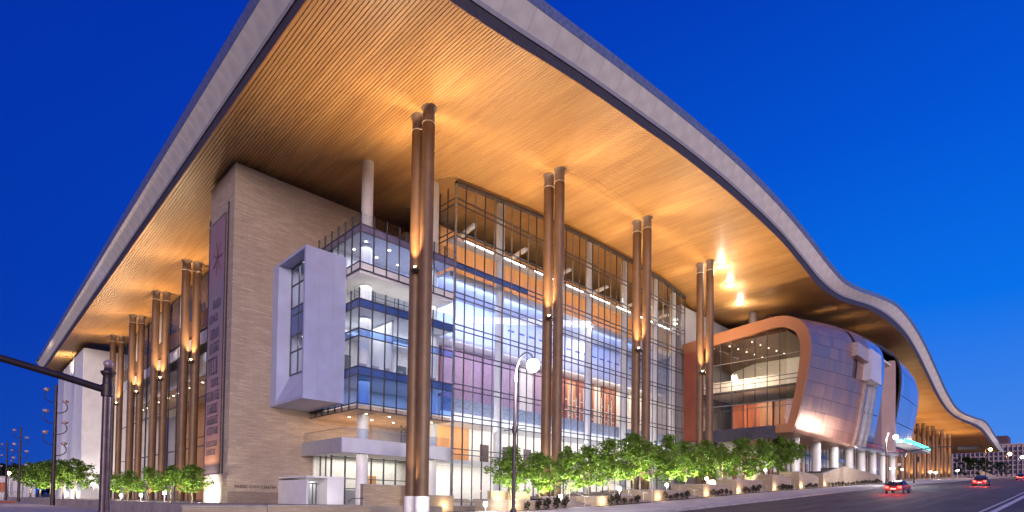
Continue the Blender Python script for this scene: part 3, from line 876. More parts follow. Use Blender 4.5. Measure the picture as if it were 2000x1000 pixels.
# ---- terrace balcony and entrance below the box
bl = link('balcony', None, None, BC, (34, 56, 5.6))
yb = 52.14
obj('front_band', MB().box(27.3, 41.15, yb, yb + 0.25, 4.83, 6.33), plain('pale_sky_tinted_panel', (0.55, 0.55, 0.66), 0.45, 0, 0.04, 0.6), bl)  # near-white panel with the bluish sky light put into its colour
obj('side_band', MB().box(27.3, 27.55, yb + 0.25, YT - 0.01, 4.83, 6.33), M['grey'], bl)
obj('deck', MB().box(27.55, 41.15, yb + 0.25, YT - 0.01, 4.95, 5.5), M['white'], bl)
for i in range(9):
    a_ = 27.4 + i * 1.5
    obj('railing_pane', MB().box(a_ + 0.03, a_ + 1.47, yb + 0.10, yb + 0.12, 6.34, 7.3), M['rail'], bl)
for k in range(6):
    a_ = yb + 0.2 + k * 1.5
    obj('railing_pane', MB().box(27.42, 27.44, a_ + 0.03, a_ + 1.47, 6.34, 7.3), M['rail'], bl)
hr = MB(); hr.box(27.38, 41.1, yb + 0.08, yb + 0.14, 7.3, 7.35); hr.box(27.40, 27.46, yb + 0.14, YT - 0.5, 7.3, 7.35)
obj('handrail', hr, M['steel'], bl)
# white round columns
def wcol(x, y, z0, z1, r=0.62, par=BC, name='white_column'):
    return obj(name, MB().lathe([(r, z0), (r, z1)], (x, y, 0), 20), M['whitecol'], par)
wcol(30.6, 54.0, -0.45, 4.9); wcol(30.6, 54.0, 6.2, 9.1); wcol(30.6, 54.0, 9.6, 12.75); wcol(30.6, 54.0, 13.3, 19.5); wcol(30.6, 54, 20.2, 22.9); wcol(30.6, 54, 23.25, 27.2); wcol(30.6, 54.0, 27.75, zS(30.6))
wcol(39.6, 54.0, -0.45, 4.9); wcol(39.6, 54.0, 6.2, 9.1); wcol(39.6, 54.0, 9.6, 12.75); wcol(39.6, 54, 13.3, 19.5); wcol(39.3, 54, 20.2, 22.9); wcol(39.3, 54, 23.25, 27.2); wcol(39.3, 54.0, 27.75, zS(39.6))
# ground floor glass behind the columns
gf = link('ground_floor_glass', None, None, BC, (34, 58, 2))
gy = 57.5
for i in range(8):
    x = 28.9 + i * 1.62
    obj('mullion', MB().box(x - 0.06, x + 0.06, gy - 0.1, gy + 0.1, -0.45, 4.9), M['mullion'], gf)
for z in (1.3, 2.4, 4.75):
    obj('transom', MB().box(28.9, 40.24, gy - 0.08, gy + 0.08, z - 0.05, z + 0.05), M['mullion'], gf)
for i in range(7):
    for z0, z1 in ((-0.4, 1.25), (1.35, 2.35), (2.45, 4.7)):
        obj('pane', MB().box(28.9 + i * 1.62 + 0.07, 28.9 + (i + 1) * 1.62 - 0.07, gy - 0.012, gy + 0.012, z0, z1), M['glass'], gf)
for k in range(3):
    obj('mullion', MB().box(28.84, 28.96, gy + 1.3 * (k + 1) - .06, gy + 1.3 * (k + 1) + .06, -0.45, 4.9), M['mullion'], gf)
    obj('pane', MB().box(28.89, 28.91, gy + 1.3 * k + .07, gy + 1.3 * k + 1.23, -0.4, 4.7), M['glass'], gf)
obj('back_wall', MB().box(28.6, 41, 61.1, 61.4, -0.45, 4.9), M['whitewarm'], gf)
obj('service_counter', MB().box(31.5, 33.4, 60.2, 61.0, -0.45, 1.2), M['grey'], gf)
obj('wood_panel', MB().box(35.0, 36.4, 60.8, 61.05, -0.45, 3.0), M['woodwall'], gf)
lamp('AREA', (34.5, 59.4, 4.8), 420, (1.0, 0.93, 0.80), (34.5, 59.4, 0), sx=10, sy=2.5)
lamp('AREA', (34, 54.6, 4.85), 160, (1.0, 0.93, 0.88), (34, 54.6, 0), sx=10, sy=3)
# terrace room: warm light on the stone at the back of the balcony
lamp('AREA', (33.5, 57.5, 9.05), 900, (1.0, 0.62, 0.36), (33, 60, 4), sx=9, sy=3)
tr = MB()
tr.box(38.0, 38.15, 58.0, 58.1, 5.5, 9.1); tr.box(40.1, 40.25, 58.0, 58.1, 5.5, 9.1); tr.box(38.0, 40.25, 58.0, 58.1, 8.3, 8.4)
obj('terrace_door_frame', tr, M['mullion'], bl)
# entrance portal
po = link('entrance_portal', None, None, BC, (27, 56, 1))
px0, px1, py0, py1 = 24.85, 28.9, 54.6, YT - 0.02
obj('left_cheek', MB().prism([(px0, py0), (px0 + 0.25, py0), (px0 + 1.35, py1), (px0, py1)], 'z', -0.45, 2.05), M['white'], po)
obj('right_cheek', MB().box(px0 + 2.2, px1, py0, py1, -0.45, 2.25), M['white'], po)
obj('head', MB().box(px0 - 0.02, px1 + 0.02, py0 - 0.02, py1, 2.25, 2.42), M['white'], po)
dr = MB()
for a_ in (1.36, 1.78, 2.18):
    dr.box(px0 + a_ - 0.04, px0 + a_ + 0.04, py0 + 2.4, py0 + 2.5, -0.45, 1.75)
dr.box(px0 + 0.8, px0 + 2.2, py0 + 2.4, py0 + 2.5, 1.68, 1.80)
obj('door_frame', dr, M['mullion'], po)
obj('door_pane', MB().box(px0 + 1.40, px0 + 1.74, py0 + 2.44, py0 + 2.46, -0.4, 1.66), M['glass'], po)
obj('door_pane', MB().box(px0 + 1.82, px0 + 2.14, py0 + 2.44, py0 + 2.46, -0.4, 1.66), M['glass'], po)
lamp('SPOT', (px0 + 1.7, py0 + 0.4, -0.3), 200, (1, .97, .95), (px0 + 0.5, py0 + 1.6, 0.6), 0.05, spot=80, blend=1)
lamp('SPOT', (26.6, 52.2, -0.35), 130, (1, .97, .95), (27.2, 55, 1.2), 0.1, spot=90, blend=1)  # added uplight to brighten the portal front; no fixture stands here
lamp('AREA', (px0 + 1.6, py0 + 3.6, 2.0), 25, (1, .96, .9), (px0 + 1.6, py0 + 3.6, -1), sx=1, sy=1.2)

# ---- lobby interior seen through the glass
it = link('lobby_interior', None, None, BC, (66, 58, 15))
IY = 61.0
LX0, LX1 = 40.6, 93.0
obj('lobby_floor', MB().box(LX0, LX1, YG + 0.3, IY, -0.45, -0.12), M['whitewarm'], it)
obj('end_wall', MB().box(40.5, 40.75, YT + 0.1, 69, 9, 34), M['whitewarm'], it)
obj('end_wall', MB().box(LX1, LX1 + 0.15, YG + 0.5, IY, -0.45, 36.4), M['grey'], it)
# upper gallery: wood wall under a dark ceiling
obj('gallery_wall', MB().box(LX0 + .2, LX1, 59.0, 59.2, 27.3, 36.0), M['woodwall'], it)
obj('gallery_floor', MB().box(LX0 + .2, LX1, 53.2, 59.0, 26.95, 27.3), M['white'], it)
obj('bulkhead', MB().box(LX0 + .2, LX1, 52.6, 53.2, 26.6, 27.3), M['white'], it)
obj('light_shelf', MB().box(LX0 + .2, LX1, 52.0, 53.1, 30.85, 31.05), M['white'], it)
k = 0
xx = LX0 + 2.0
while xx < LX1 - 4:
    L = 4.6 if k % 2 == 0 else 3.6
    obj('light_bar', MB().box(xx, xx + L, 51.95, 52.15, 31.08, 31.32), M['bar'], it)
    xx += L + 2.0; k += 1
for xx in [44.5 + 9.1 * k for k in range(6)]:
    b_ = MB().bar((xx, 52.6, 34.0), (xx + 1.2, 58.6, 34.0), 0.5, 0.35)
    obj('ceiling_beam', b_, M['white'], it)
# main wall in tall zones
obj('upper_wall', MB().box(LX0 + .2, LX1, 59.0, 59.2, 20.4, 26.9), M['whitewarm'], it)
obj('slab_edge', MB().box(LX0 + .2, LX1, 55.2, 59.0, 20.0, 20.4), M['white'], it)
obj('mid_wall', MB().box(LX0 + 1.0, 45.6, 58.0, 58.3, 12.6, 20.0), M['woodred'], it)
xx = 43.6
for k, (w, mt) in enumerate([(3.4, 'purple'), (3.6, 'purple'), (3.2, 'purple'), (4.0, 'purple'), (2.6, 'whitewarm'), (3.8, 'purple'), (4.2, 'woodred'), (2.4, 'woodwall'), (4.4, 'woodred'), (2.2, 'whitewarm'), (4.2, 'woodred'), (3.8, 'whitewarm'), (4.4, 'whitewarm')]):
    obj('wall_panel', MB().box(xx + 0.04, xx + w - 0.04, 57.6 + 0.25 * (k % 2), 57.95 + 0.25 * (k % 2), 12.7, 19.9), M[mt], it)
    xx += w
obj('mid_slab', MB().box(LX0 + .2, LX1, 54.0, 59.0, 9.9, 12.6), M['white'], it)
obj('mid_slab_band', MB().box(LX0 + .2, LX1, 53.93, 54.0, 10.9, 12.6), plain('blue_grey_band', (0.30, 0.34, 0.46), 0.5), it)
obj('low_wall', MB().box(LX0 + .2, 49.5, 59.0, 59.3, 5.2, 9.9), M['woodwall'], it)
obj('low_wall', MB().box(49.5, LX1, 59.0, 59.3, 5.2, 9.9), M['whitewarm'], it)
obj('low_slab', MB().box(LX0 + .2, LX1, 54.4, 59.0, 4.7, 5.2), M['white'], it)
obj('ground_wall', MB().box(LX0 + .2, LX1, 58.2, 58.5, -0.1, 4.7), M['whitewarm'], it)
# small dark vents and doorways that show on the white walls
vt = MB()
for k in range(16):
    xx = 56.5 + k * 2.2
    vt.box(xx, xx + 1.2, 58.90, 58.99, 24.9, 25.1)
obj('wall_vents', vt, plain('blue_vent', (0.05, 0.10, 0.35), 0.4), it)
dd = MB()
for k in range(9):
    xx = 51.5 + k * 4.3
    dd.box(xx, xx + 1.5, 58.85, 58.99, 5.2, 8.0)
obj('doorways', dd, plain('dark_door', (0.10, 0.06, 0.06), 0.5), it)
# open-work screen in front of the red panels
scn = MB()
for k in range(14):
    xx = 67.0 + k * 0.95
    scn.box(xx, xx + 0.09, 57.0, 57.1, 12.6, 16.8 + 0.9 * (k % 3))
    for j in range(5):
        if (k + j) % 2 == 0: scn.box(xx, xx + 0.7, 57.0, 57.08, 13.0 + j * 0.8, 13.12 + j * 0.8)
obj('openwork_screen', scn, M['whitewarm'], it)
for xx in (48.95, 58.1, 67.3, 76.5, 85.6, 91.8):
    wcol(xx, 52.7, -0.1, zS(xx) - 0.05, 0.55, it, 'interior_column')
# staff of light inside
lamp('AREA', (66, 56.0, 36.2), 950, (1, .72, .42), (66, 57.5, 20), sx=46, sy=2)
lamp('AREA', (66, 53.6, 31.2), 1300, (1, .74, .48), (66, 59, 29.0), sx=50, sy=0.6)
lamp('AREA', (48, 53.6, 26.5), 1500, (0.30, 0.42, 1.0), (48, 58, 22), sx=15, sy=1)
lamp('AREA', (70, 54.2, 26.4), 1500, (1.0, 0.93, 0.88), (66, 59, 21), sx=50, sy=1.0)
lamp('AREA', (64, 53.4, 26.5), 2000, (0.25, 0.38, 1.0), (64, 59, 25.2), sx=44, sy=0.5)
lamp('AREA', (52, 54.8, 19.8), 560, (0.88, 0.78, 1.0), (52, 58, 14), sx=18, sy=1)
lamp('AREA', (76, 54.8, 19.8), 1425, (1.0, 0.82, 0.62), (76, 58, 14), sx=30, sy=1)
lamp('AREA', (66, 52.6, 9.0), 1330, (0.92, 0.93, 1.0), (66, 55.2, 13), sx=50, sy=0.6)
lamp('AREA', (45, 56.4, 9.8), 380, (1.0, 0.72, 0.42), (45, 58.5, 6), sx=8, sy=1)
lamp('AREA', (71, 56.4, 9.8), 1710, (1.0, 0.90, 0.80), (71, 58.5, 6), sx=42, sy=1)
lamp('AREA', (66, 55.5, 4.6), 2700, (1.0, 0.95, 0.90), (66, 57, 0), sx=50, sy=2)
lamp('AREA', (66, 54.3, 0.2), 950, (1.0, 0.95, 0.90), (66, 54.6, 12), sx=50, sy=0.5)

# ---- ballroom: swelling shell carried on white columns
bs = link('ballroom_shell', None, None, BC, (140, 40, 22))
PROF = [(51.0, 11.7), (42.0, 11.7), (34.0, 11.7), (32.55, 11.72), (32.0, 12.9), (31.35, 15.4), (30.75, 18.4), (30.2, 21.4), (29.88, 24.0), (30.0, 26.5), (30.7, 28.2), (32.0, 29.5), (34.28, 30.33), (38.5, 30.2), (45.5, 29.55), (51.3, 28.9)]
TOP = spline([(93.2, 30.33), (100, 31.5), (107, 32.7), (114.5, 33.9), (128, 35.5), (142, 36.6), (152, 36.8), (164, 36.3), (172, 35.4), (185.5, 33.0)])
BOT = spline([(93.2, 11.7), (125, 11.8), (150, 12.4), (170, 12.9), (186, 13.8)])
def inset(x):
    if x < 168: return 0.0
    t = (x - 168) / 18.0
    return 7.5 * (1 - math.sqrt(max(0.0, 1 - t * t)))
def shell_pt(x, j, out=0.0):
    """j: float index along PROF"""
    i = min(int(j), len(PROF) - 2); t = j - i
    def at(k): return PROF[max(0, min(len(PROF) - 1, k))]
    p0, p1, p2, p3 = at(i - 1), at(i), at(i + 1), at(i + 2)
    def cr(a, b, c, d): return 0.5 * ((2 * b) + (-a + c) * t + (2 * a - 5 * b + 4 * c - d) * t * t + (-a + 3 * b - 3 * c + d) * t ** 3)
    yy = cr(p0[0], p1[0], p2[0], p3[0]); zz = cr(p0[1], p1[1], p2[1], p3[1])
    if j <= 3: yy = p1[0] + (p2[0] - p1[0]) * t; zz = p1[1] + (p2[1] - p1[1]) * t
    s = (zz - 11.7) / (30.33 - 11.7)
    b0 = BOT(x); tp_ = TOP(x)
    ins = inset(x)
    zc = (b0 + tp_) / 2
    z = b0 + (tp_ - b0) * s
    z = zc + (z - zc) * (1 - 0.055 * ins)
    return Vector((x, yy + ins, z))
# dark backing just inside
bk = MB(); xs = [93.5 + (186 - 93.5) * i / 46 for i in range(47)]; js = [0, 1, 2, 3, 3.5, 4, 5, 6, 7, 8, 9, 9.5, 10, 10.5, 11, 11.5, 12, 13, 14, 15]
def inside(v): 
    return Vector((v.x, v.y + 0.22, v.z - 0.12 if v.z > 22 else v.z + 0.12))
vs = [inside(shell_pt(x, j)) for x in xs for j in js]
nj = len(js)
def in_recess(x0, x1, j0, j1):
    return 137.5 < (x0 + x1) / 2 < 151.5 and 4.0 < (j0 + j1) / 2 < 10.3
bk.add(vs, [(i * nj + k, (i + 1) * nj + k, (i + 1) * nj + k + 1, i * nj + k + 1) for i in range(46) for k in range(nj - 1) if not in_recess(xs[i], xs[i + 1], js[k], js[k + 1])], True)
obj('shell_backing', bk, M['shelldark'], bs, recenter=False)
# outer panels, shingle by shingle: the zinc half and the smooth half
JP = [0, 1, 2, 3, 3.6, 4.3, 5, 5.7, 6.4, 7.1, 7.8, 8.5, 9.2, 9.8, 10.3, 10.8, 11.3, 12, 13, 14, 15]
def panel(x0, x1, j0, j1, g=0.02, lift=0.0):
    a0, a1 = x0 + g, x1 - g
    dj = (j1 - j0) * 0.012
    jj = [j0 + dj, (j0 + j1) / 2, j1 - dj]
    front = [shell_pt(x, j) for j in jj for x in (a0, a1)]
    c_ = sum(front, Vector()) / 6
    nrm = (front[1] - front[0]).cross(front[4] - front[0]).normalized()
    if nrm.y > 0 and abs(nrm.y) > 0.2: nrm = -nrm
    if abs(nrm.y) <= 0.2: nrm = nrm if (nrm.z > 0) == (c_.z > 22) else -nrm
    front = [p + nrm * lift for p in front]
    back = [p - nrm * 0.09 for p in front]
    mb = MB(); mb.add(front, [(0, 1, 3, 2), (2, 3, 5, 4)], True)
    mb.add(front + back, [(6, 8, 9, 7), (8, 10, 11, 9), (0, 6, 7, 1), (4, 5, 11, 10), (0, 2, 8, 6), (2, 4, 10, 8), (1, 7, 9, 3), (3, 9, 11, 5)])
    return mb
XB = [93.6]
while XB[-1] < 115.6: XB.append(XB[-1] + 2.2)
# a dark recessed slot runs over the shell between 115.6 and 119.6
SLOT = (XB[-1], XB[-1] + 2.6)
XB2 = [SLOT[1]]
while XB2[-1] < 126: XB2.append(XB2[-1] + 2.2)
rs = random.Random(5)
for xs_ in (XB, XB2):
    for a_, b_ in zip(xs_, xs_[1:]):
        for j0, j1 in zip(JP, JP[1:]):
            obj('shell_panel', panel(a_, b_, j0, j1, 0.012, rs.uniform(0, 0.02)), M['shell'], bs)
# slot closes below z = 22
for j0, j1 in zip(JP, JP[1:]):
    if j1 <= 7.1:
        obj('shell_panel', panel(SLOT[0], SLOT[1], j0, j1, 0.012), M['shell'], bs)
XB3 = [XB2[-1]]
while XB3[-1] < 184: XB3.append(min(186, XB3[-1] + 3.6))
JQ = [0, 1.5, 3, 4.0, 5.6, 7.2, 8.8, 10.3, 11.4, 13, 15]
for a_, b_ in zip(XB3, XB3[1:]):
    for j0, j1 in zip(JQ, JQ[1:]):
        if in_recess(a_, b_, j0, j1): continue
        obj('smooth_panel', panel(a_, b_, j0, j1, 0.012, 0.0), M['shellblue'], bs)
# far closing cap
cap = MB(); cv = [shell_pt(186, j) for j in js]; cap.add(cv, [tuple(range(len(cv)))])
obj('shell_end', cap, M['shelldark'], bs, recenter=False)
# big recessed window in the smooth half
rc = MB()
obj('recess_back', MB().box(137.2, 152.2, 33.2, 33.4, 12.8, 34.0), plain('mauve_recess', (0.20, 0.15, 0.20), 0.5, 0, 0.03, 0.5), bs)
obj('recess_jamb', MB().box(150.4, 152.2, 30.8, 33.19, 12.9, 33.4), plain('pink_jamb', (0.50, 0.36, 0.36), 0.5, 0, 0.03, 0.5), bs)
obj('recess_head', MB().box(137.2, 150.39, 31.4, 33.19, 32.2, 32.6), M['whitewarm'], bs)
obj('recess_window', MB().box(138.2, 144.5, 33.1, 33.19, 13.5, 28.5), M['glassdk'], bs)
fr = MB()
for j in [4.0 + 0.35 * k for k in range(19)]:
    pass
for jj in zip([4.0 + 0.45 * k for k in range(14)], [4.45 + 0.45 * k for k in range(14)]):
    p0, p1 = shell_pt(152.0, jj[0]), shell_pt(152.0, jj[1])
    fr.bar(p0 + Vector((0, -0.05, 0)), p1 + Vector((0, -0.05, 0)), 0.35, 0.35)
fr.bar(shell_pt(137.3, 10.3), shell_pt(152.0, 10.3), 0.5, 0.5)
obj('recess_frame', fr, M['reveal'], bs)
# projecting white box and its horizontal arm over the slot
obj('projecting_box', MB().box(122.2, 129.5, 28.6, 31.5, 24.2, 30.0), bpy.data.materials['pale_sky_tinted_panel'], bs)
obj('projecting_arm', MB().box(115.0, 122.15, 29.0, 31.2, 27.4, 29.8), plain('arm_panel', (0.42, 0.36, 0.38), 0.5), bs)
# curved fins under the box
for xa in (124.0, 128.6, 131.6):
    fn = MB()
    for j0 in [3.4 + 0.4 * k for k in range(14)]:
        p0, p1 = shell_pt(xa, j0), shell_pt(xa, j0 + 0.4)
        fn.bar(p0 + Vector((0, -0.18, 0)), p1 + Vector((0, -0.18, 0)), 0.5, 0.5)
    obj('curved_fin', fn, M['steel'], bs)
# gable end wall (plane X = 93.2): copper frame, glass, mullions
gx = 93.2
outer = [shell_pt(93.4, j) for j in [3 + 0.25 * k for k in range(49)]]
outer = [(p.y, p.z) for p in outer]
inner = [(51.0, 26.7), (45.5, 27.75), (34.6, 28.75), (33.0, 28.2), (31.9, 27.2), (31.35, 25.6), (31.3, 23.9), (31.55, 21.5), (32.0, 18.5), (32.6, 15.5), (33.2, 13.1)]
fm = MB()
# build the frame as quads between outer and inner outlines
out_top = [p for p in outer]
def samp(poly, t):
    L = [0]
    for a_, b_ in zip(poly, poly[1:]): L.append(L[-1] + math.dist(a_, b_))
    d = t * L[-1]
    for i in range(len(poly) - 1):
        if d <= L[i + 1] + 1e-9:
            u = (d - L[i]) / max(1e-9, L[i + 1] - L[i]); return (poly[i][0] + (poly[i + 1][0] - poly[i][0]) * u, poly[i][1] + (poly[i + 1][1] - poly[i][1]) * u)
    return poly[-1]
po_ = list(reversed(outer)); N = 40
O = [samp(po_, i / N) for i in range(N + 1)]; I = [samp(inner, i / N) for i in range(N + 1)]
for i in range(N):
    q = [O[i], O[i + 1], I[i + 1], I[i]]
    fm = MB()
    fm.add([(gx - 0.35, *p) for p in q] + [(gx + 0.5, *p) for p in q], [(0, 1, 2, 3), (7, 6, 5, 4), (0, 4, 5, 1), (2, 6, 7, 3), (1, 5, 6, 2), (3, 7, 4, 0)])
    obj('gable_frame_panel', fm, M['copper'], bs)
obj('gable_sill', MB().prism([(32.55, 11.7), (33.2, 13.1), (35.0, 13.0), (35.0, 11.7)], 'x', gx - 0.33, gx + 0.5), M['copper'], bs)
obj('gable_base', MB().box(gx - 0.1, gx + 0.4, 35.0, 48.3, 10.9, 13.0), plain('dark_base_glass', (0.07, 0.07, 0.10), 0.2), bs)
obj('gable_side_wall', MB().box(gx - 0.45, gx + 0.3, 48.3, 50.95, 11.3, 27.2), M['redcopper'], bs)
gm = MB()
top_z = lambda y: lerp_table([(31.3, 24.0), (31.9, 27.2), (33.0, 28.2), (34.6, 28.75), (45.5, 27.75), (51.0, 26.7)], y)
bot_z = lambda y: 13.0
gyl = [48.2 - 1.96 * k for k in range(8)]
for yy in gyl:
    obj('gable_mullion', MB().box(gx - 0.06, gx + 0.06, yy - 0.045, yy + 0.045, 13.0, top_z(yy)), M['mullion'], bs)
gzs = [13.0, 16.1, 17.0, 20.2, 20.9, 24.2]
for z in gzs[1:]:
    obj('gable_transom', MB().box(gx - 0.09, gx + 0.05, 31.6 if z > 18 else 32.4, 48.2, z - 0.05, z + 0.05), M['steel'] if z in (17.0, 24.2) else M['mullion'], bs)
yl = gyl + [33.4]
for a_, b_ in zip(yl, yl[1:]):
    for z0, z1 in zip(gzs, gzs[1:] + [None]):
        ya, yb_ = a_ - 0.05, b_ + 0.05
        za, zb_ = (z1 - .05, z1 - .05) if z1 else (top_z(ya), top_z(yb_))
        m2 = MB(); q = [(ya, z0 + .05), (yb_, z0 + .05), (yb_, zb_), (ya, za)]
        m2.add([(gx - 0.012, *p) for p in q] + [(gx + 0.012, *p) for p in q], [(0, 1, 2, 3), (7, 6, 5, 4), (0, 4, 5, 1), (2, 6, 7, 3), (1, 5, 6, 2), (3, 7, 4, 0)])
        obj('gable_pane', m2, M['glassdk'], bs)
# inside the ballroom lobby
obj('inner_floor', MB().box(94, 112, 33.6, 50.5, 12.4, 12.9), M['carpet'], bs)
obj('inner_back', MB().box(111.5, 112, 33.0, 50.5, 12.9, 29), M['whitewarm'], bs)
obj('inner_gallery', MB().box(99.5, 111.4, 34.0, 50.5, 20.4, 22.6), M['whitewarm'], bs)
obj('inner_gallery_edge', MB().box(99.3, 99.5, 34.0, 50.5, 20.3, 20.7), M['reveal'], bs)
xx = 46.5
for k, (w, mt) in enumerate([(2.6, 'woodred'), (2.4, 'woodred'), (2.2, 'woodbrown'), (2.2, 'woodbrown'), (2.4, 'purple'), (1.4, 'woodred')]):
    obj('inner_wood_panel', MB().box(103 + 0.5 * (k % 2), 103.6 + 0.5 * (k % 2), xx - w + 0.05, xx, 12.9, 18.6), M[mt], bs); xx -= w
obj('inner_ceiling', MB().prism([(33.5, 28.0), (46, 28.0), (50.5, 26.9), (50.5, 27.4), (46, 28.5), (33.5, 28.5)], 'x', 94, 111.4), plain('dark_brown_ceiling', (0.10, 0.05, 0.03), 0.4), bs)
dl = MB()
for k in range(10):
    dl.lathe([(0.12, -0.04), (0.12, 0)], (96 + (k % 5) * 2.8, 44 - (k // 5) * 2.4 - k * 0.3, 27.95), 8)
obj('inner_downlights', dl, M['down'], bs, recenter=False)
lamp('AREA', (100.5, 42, 20.2), 1100, (1, .86, .66), (104, 42, 14), sx=1, sy=14)
lamp('AREA', (97, 42, 25.5), 2800, (1, .82, .6), (101, 42, 21), sx=1, sy=14)
# columns, glass and soffit under the ballroom
BCX = [101.3, 112.05, 122.4, 132.2, 141.2, 150.5, 159.6, 168.8]
ug = link('undercroft_glass', None, None, BC, (130, 38, 8))
for xx in BCX:
    wcol(xx, 35.0, gz(xx) - 0.2, BOT(xx), 0.75)
    lamp('SPOT', (xx - 1.0, 34.0, gz(xx) + 2.4), 70, (0.95, 0.95, 1.0), (xx, 35, 10.5), 0.1, spot=70, blend=1)
i = 0
xx = 96.0
while xx < 172:
    obj('mullion', MB().box(xx - 0.06, xx + 0.06, 38.0, 38.15, gz(xx), BOT(xx)), M['mullion'], ug)
    if xx + 2 < 172:
        obj('pane', MB().box(xx + 0.07, xx + 1.93, 38.05, 38.08, gz(xx), BOT(xx) - 0.05), M['glass'], ug)
    xx += 2.0
obj('transom', MB().box(96, 172, 37.98, 38.16, 9.8, 9.95), M['mullion'], ug)
obj('back_wall', MB().box(96, 186, 46, 46.3, 2, 12), M['whitewarm'], ug)
bw = MB()
for k in range(18):
    bw.box(97.5 + k * 4.2, 99.0 + k * 4.2, 45.8, 45.98, 3, 10)
obj('dark_doorway', bw, M['woodred'], ug)
lamp('AREA', (134, 42, 11.2), 1700, (1, .86, .70), (134, 42, 0), sx=70, sy=4)
# warm ground lights washing the underside of the shell
for xx in (99, 106, 113, 120, 127):
    lamp('SPOT', (xx - 2, 25.5, gz(xx) + 0.6), 1150, (1.0, 0.46, 0.16), (xx + 1, 31.4, 16.5), 0.3, spot=52, blend=1.0)
# canopy with the teal light under the right part of the shell
cn = link('teal_canopy', None, None, BC, (167, 31, 15.5))
obj('canopy_slab', MB().box(153, 183, 29.4, 33, 14.6, 15.0), M['white'], cn)
for k in range(15):
    obj('teal_lamp', MB().box(154 + k * 1.9, 155.5 + k * 1.9, 29.2, 29.5, 15.25, 15.95), M['teal'], cn)
lamp('AREA', (168, 28.8, 16.2), 260, (0.1, 0.9, 0.75), (168, 32, 17.5), sx=24, sy=0.6)

# ---- floodlights of the roofs (terrace roof, ballroom roof) that wash the wooden soffit
fl = link('soffit_floodlights', None, None, BC, (60, 45, 30))
def flood(x, y, z, e, aim, spot=140, col=WARM):
    mb = MB().box(x - 0.3, x + 0.3, y - 0.2, y + 0.2, z - 0.3, z); obj('floodlight', mb, M['black'], fl)
    obj('floodlight_lens', MB().box(x - 0.25, x + 0.25, y - 0.16, y + 0.16, z + 0.005, z + 0.03), M['lampwarm'], fl)
    lamp('SPOT', (x, y, z + 0.1), e, col, aim, 0.3, spot=spot, blend=1.0)
flood(99, 45, TOP(99) + 0.2, 700, (99, 45, 40), 120)
flood(104.5, 41, TOP(104.5) + 0.2, 700, (104, 41, 40), 130)
flood(110, 47, TOP(110) + 0.2, 600, (110, 47, 40), 130)
flood(122, 36, TOP(122) + 0.2, 330, (122, 35, 44), 140)
flood(136, 36, TOP(136) + 0.2, 330, (136, 35, 44), 140)
flood(150, 36, TOP(150) + 0.2, 330, (150, 35, 44), 140)
for x_, y_ in ((87.4, 41.6), (94.0, 43.2), (101.3, 44.6)):
    sd = obj('soffit_downlight', MB().lathe([(0.62, -0.10), (0.62, 0.12)], (x_, y_, zS(x_)), 18), M['steel'], roof)
    obj('lens', MB().lathe([(0.52, -0.14), (0.52, -0.105)], (x_, y_, zS(x_)), 18), M['bollardlit'], sd)
    lamp('POINT', (x_, y_, zS(x_) - 0.9), 900, (1.0, 0.90, 0.74), size=0.3)
rc2 = MB()
for x_, y_ in ((108.2, 45.0), (113.5, 44.0)):
    rc2.lathe([(0.8, TOP(x_) - 1), (0.8, zS(x_))], (x_, y_, 0), 16)
obj('roof_prop', rc2, plain('prop_paint', (0.20, 0.14, 0.12), 0.5), bs)

# ---- wing beyond the ballroom under the far wave of the roof
wg = link('far_wing', None, None, BC, (255, 52, 15))
obj('wing_wall', MB().box(187, 368, 50, 50.5, gz(187), 30.6), plain('tan_wall', (0.46, 0.31, 0.17), 0.7), wg)
for k in range(26):
    xx = 190 + k * 5.2
    obj('wing_window', MB().box(xx, xx + 2.6, 49.85, 49.99, gz(xx) + 1, gz(xx) + 9), plain('lit_window_blind', (0.62, 0.44, 0.24), 0.5) if k == 0 else bpy.data.materials['lit_window_blind'], wg)
for k in range(9, 16):
    xx = 30.07 + 18.35 * k
    for yy in (42.3, 43.95):
        column(xx, yy, gz(xx))
    lamp('SPOT', (xx - 1.6, 42.6, gz(xx) + 0.8), 6000, (1.0, 0.62, 0.28), (xx, 43, gz(xx) + 22), 0.2, spot=80, blend=1)
for xx in (205, 228, 252, 276, 300):
    lamp('SPOT', (xx, 40, gz(xx) + 6), 12000, (1.0, 0.62, 0.28), (xx, 40, 60), 0.3, spot=120, blend=1)
# ---- body of the building behind everything that is glazed
bd = MB()
bd.box(36.1, 40.4, 61.6, 70, -0.45, 27.6)
bd.box(37.0, 60, 70.5, 160, -0.44, 34.5)
bd.box(40.4, 93, 61.3, 75, -0.45, 34.6)
bd.box(93.5, 187, 52, 75, 2, 36.5)
obj('building_body', bd, M['grey'], BC)

# ---- west side seen between the left columns
ws = link('west_front', None, None, BC, (30, 115, 15))
WX = 27.2
obj('upper_band', MB().box(WX, WX + 0.2, 71, 158, 27.0, 29.6), plain('brown_band', (0.20, 0.13, 0.10), 0.5), ws)
for k in range(15):
    yy = 72 + k * 5.7
    obj('blue_panel', MB().box(WX, WX + 0.1, yy + 0.1, yy + 5.5, 29.8, 35.4), M['glassspan'] if k % 3 else M['white'], ws)
    obj('mullion', MB().box(WX - 0.15, WX + 0.1, yy - 0.08, yy + 0.08, -0.4, 35.4), M['mullion'], ws)
obj('white_band', MB().box(WX - 0.05, WX + 0.2, 71, 158, 24.6, 26.4), M['white'], ws)
obj('inner_ceiling', MB().box(WX + 0.3, WX + 13, 71, 158, 19.6, 20.0), M['whitewarm'], ws)
obj('inner_floor', MB().box(WX + 0.1, WX + 13, 71, 158, -0.44, -0.3), M['carpet'], ws)
obj('wood_wall', MB().box(WX + 8, WX + 8.3, 84, 146, -0.3, 12.4), M['woodwall'], ws)
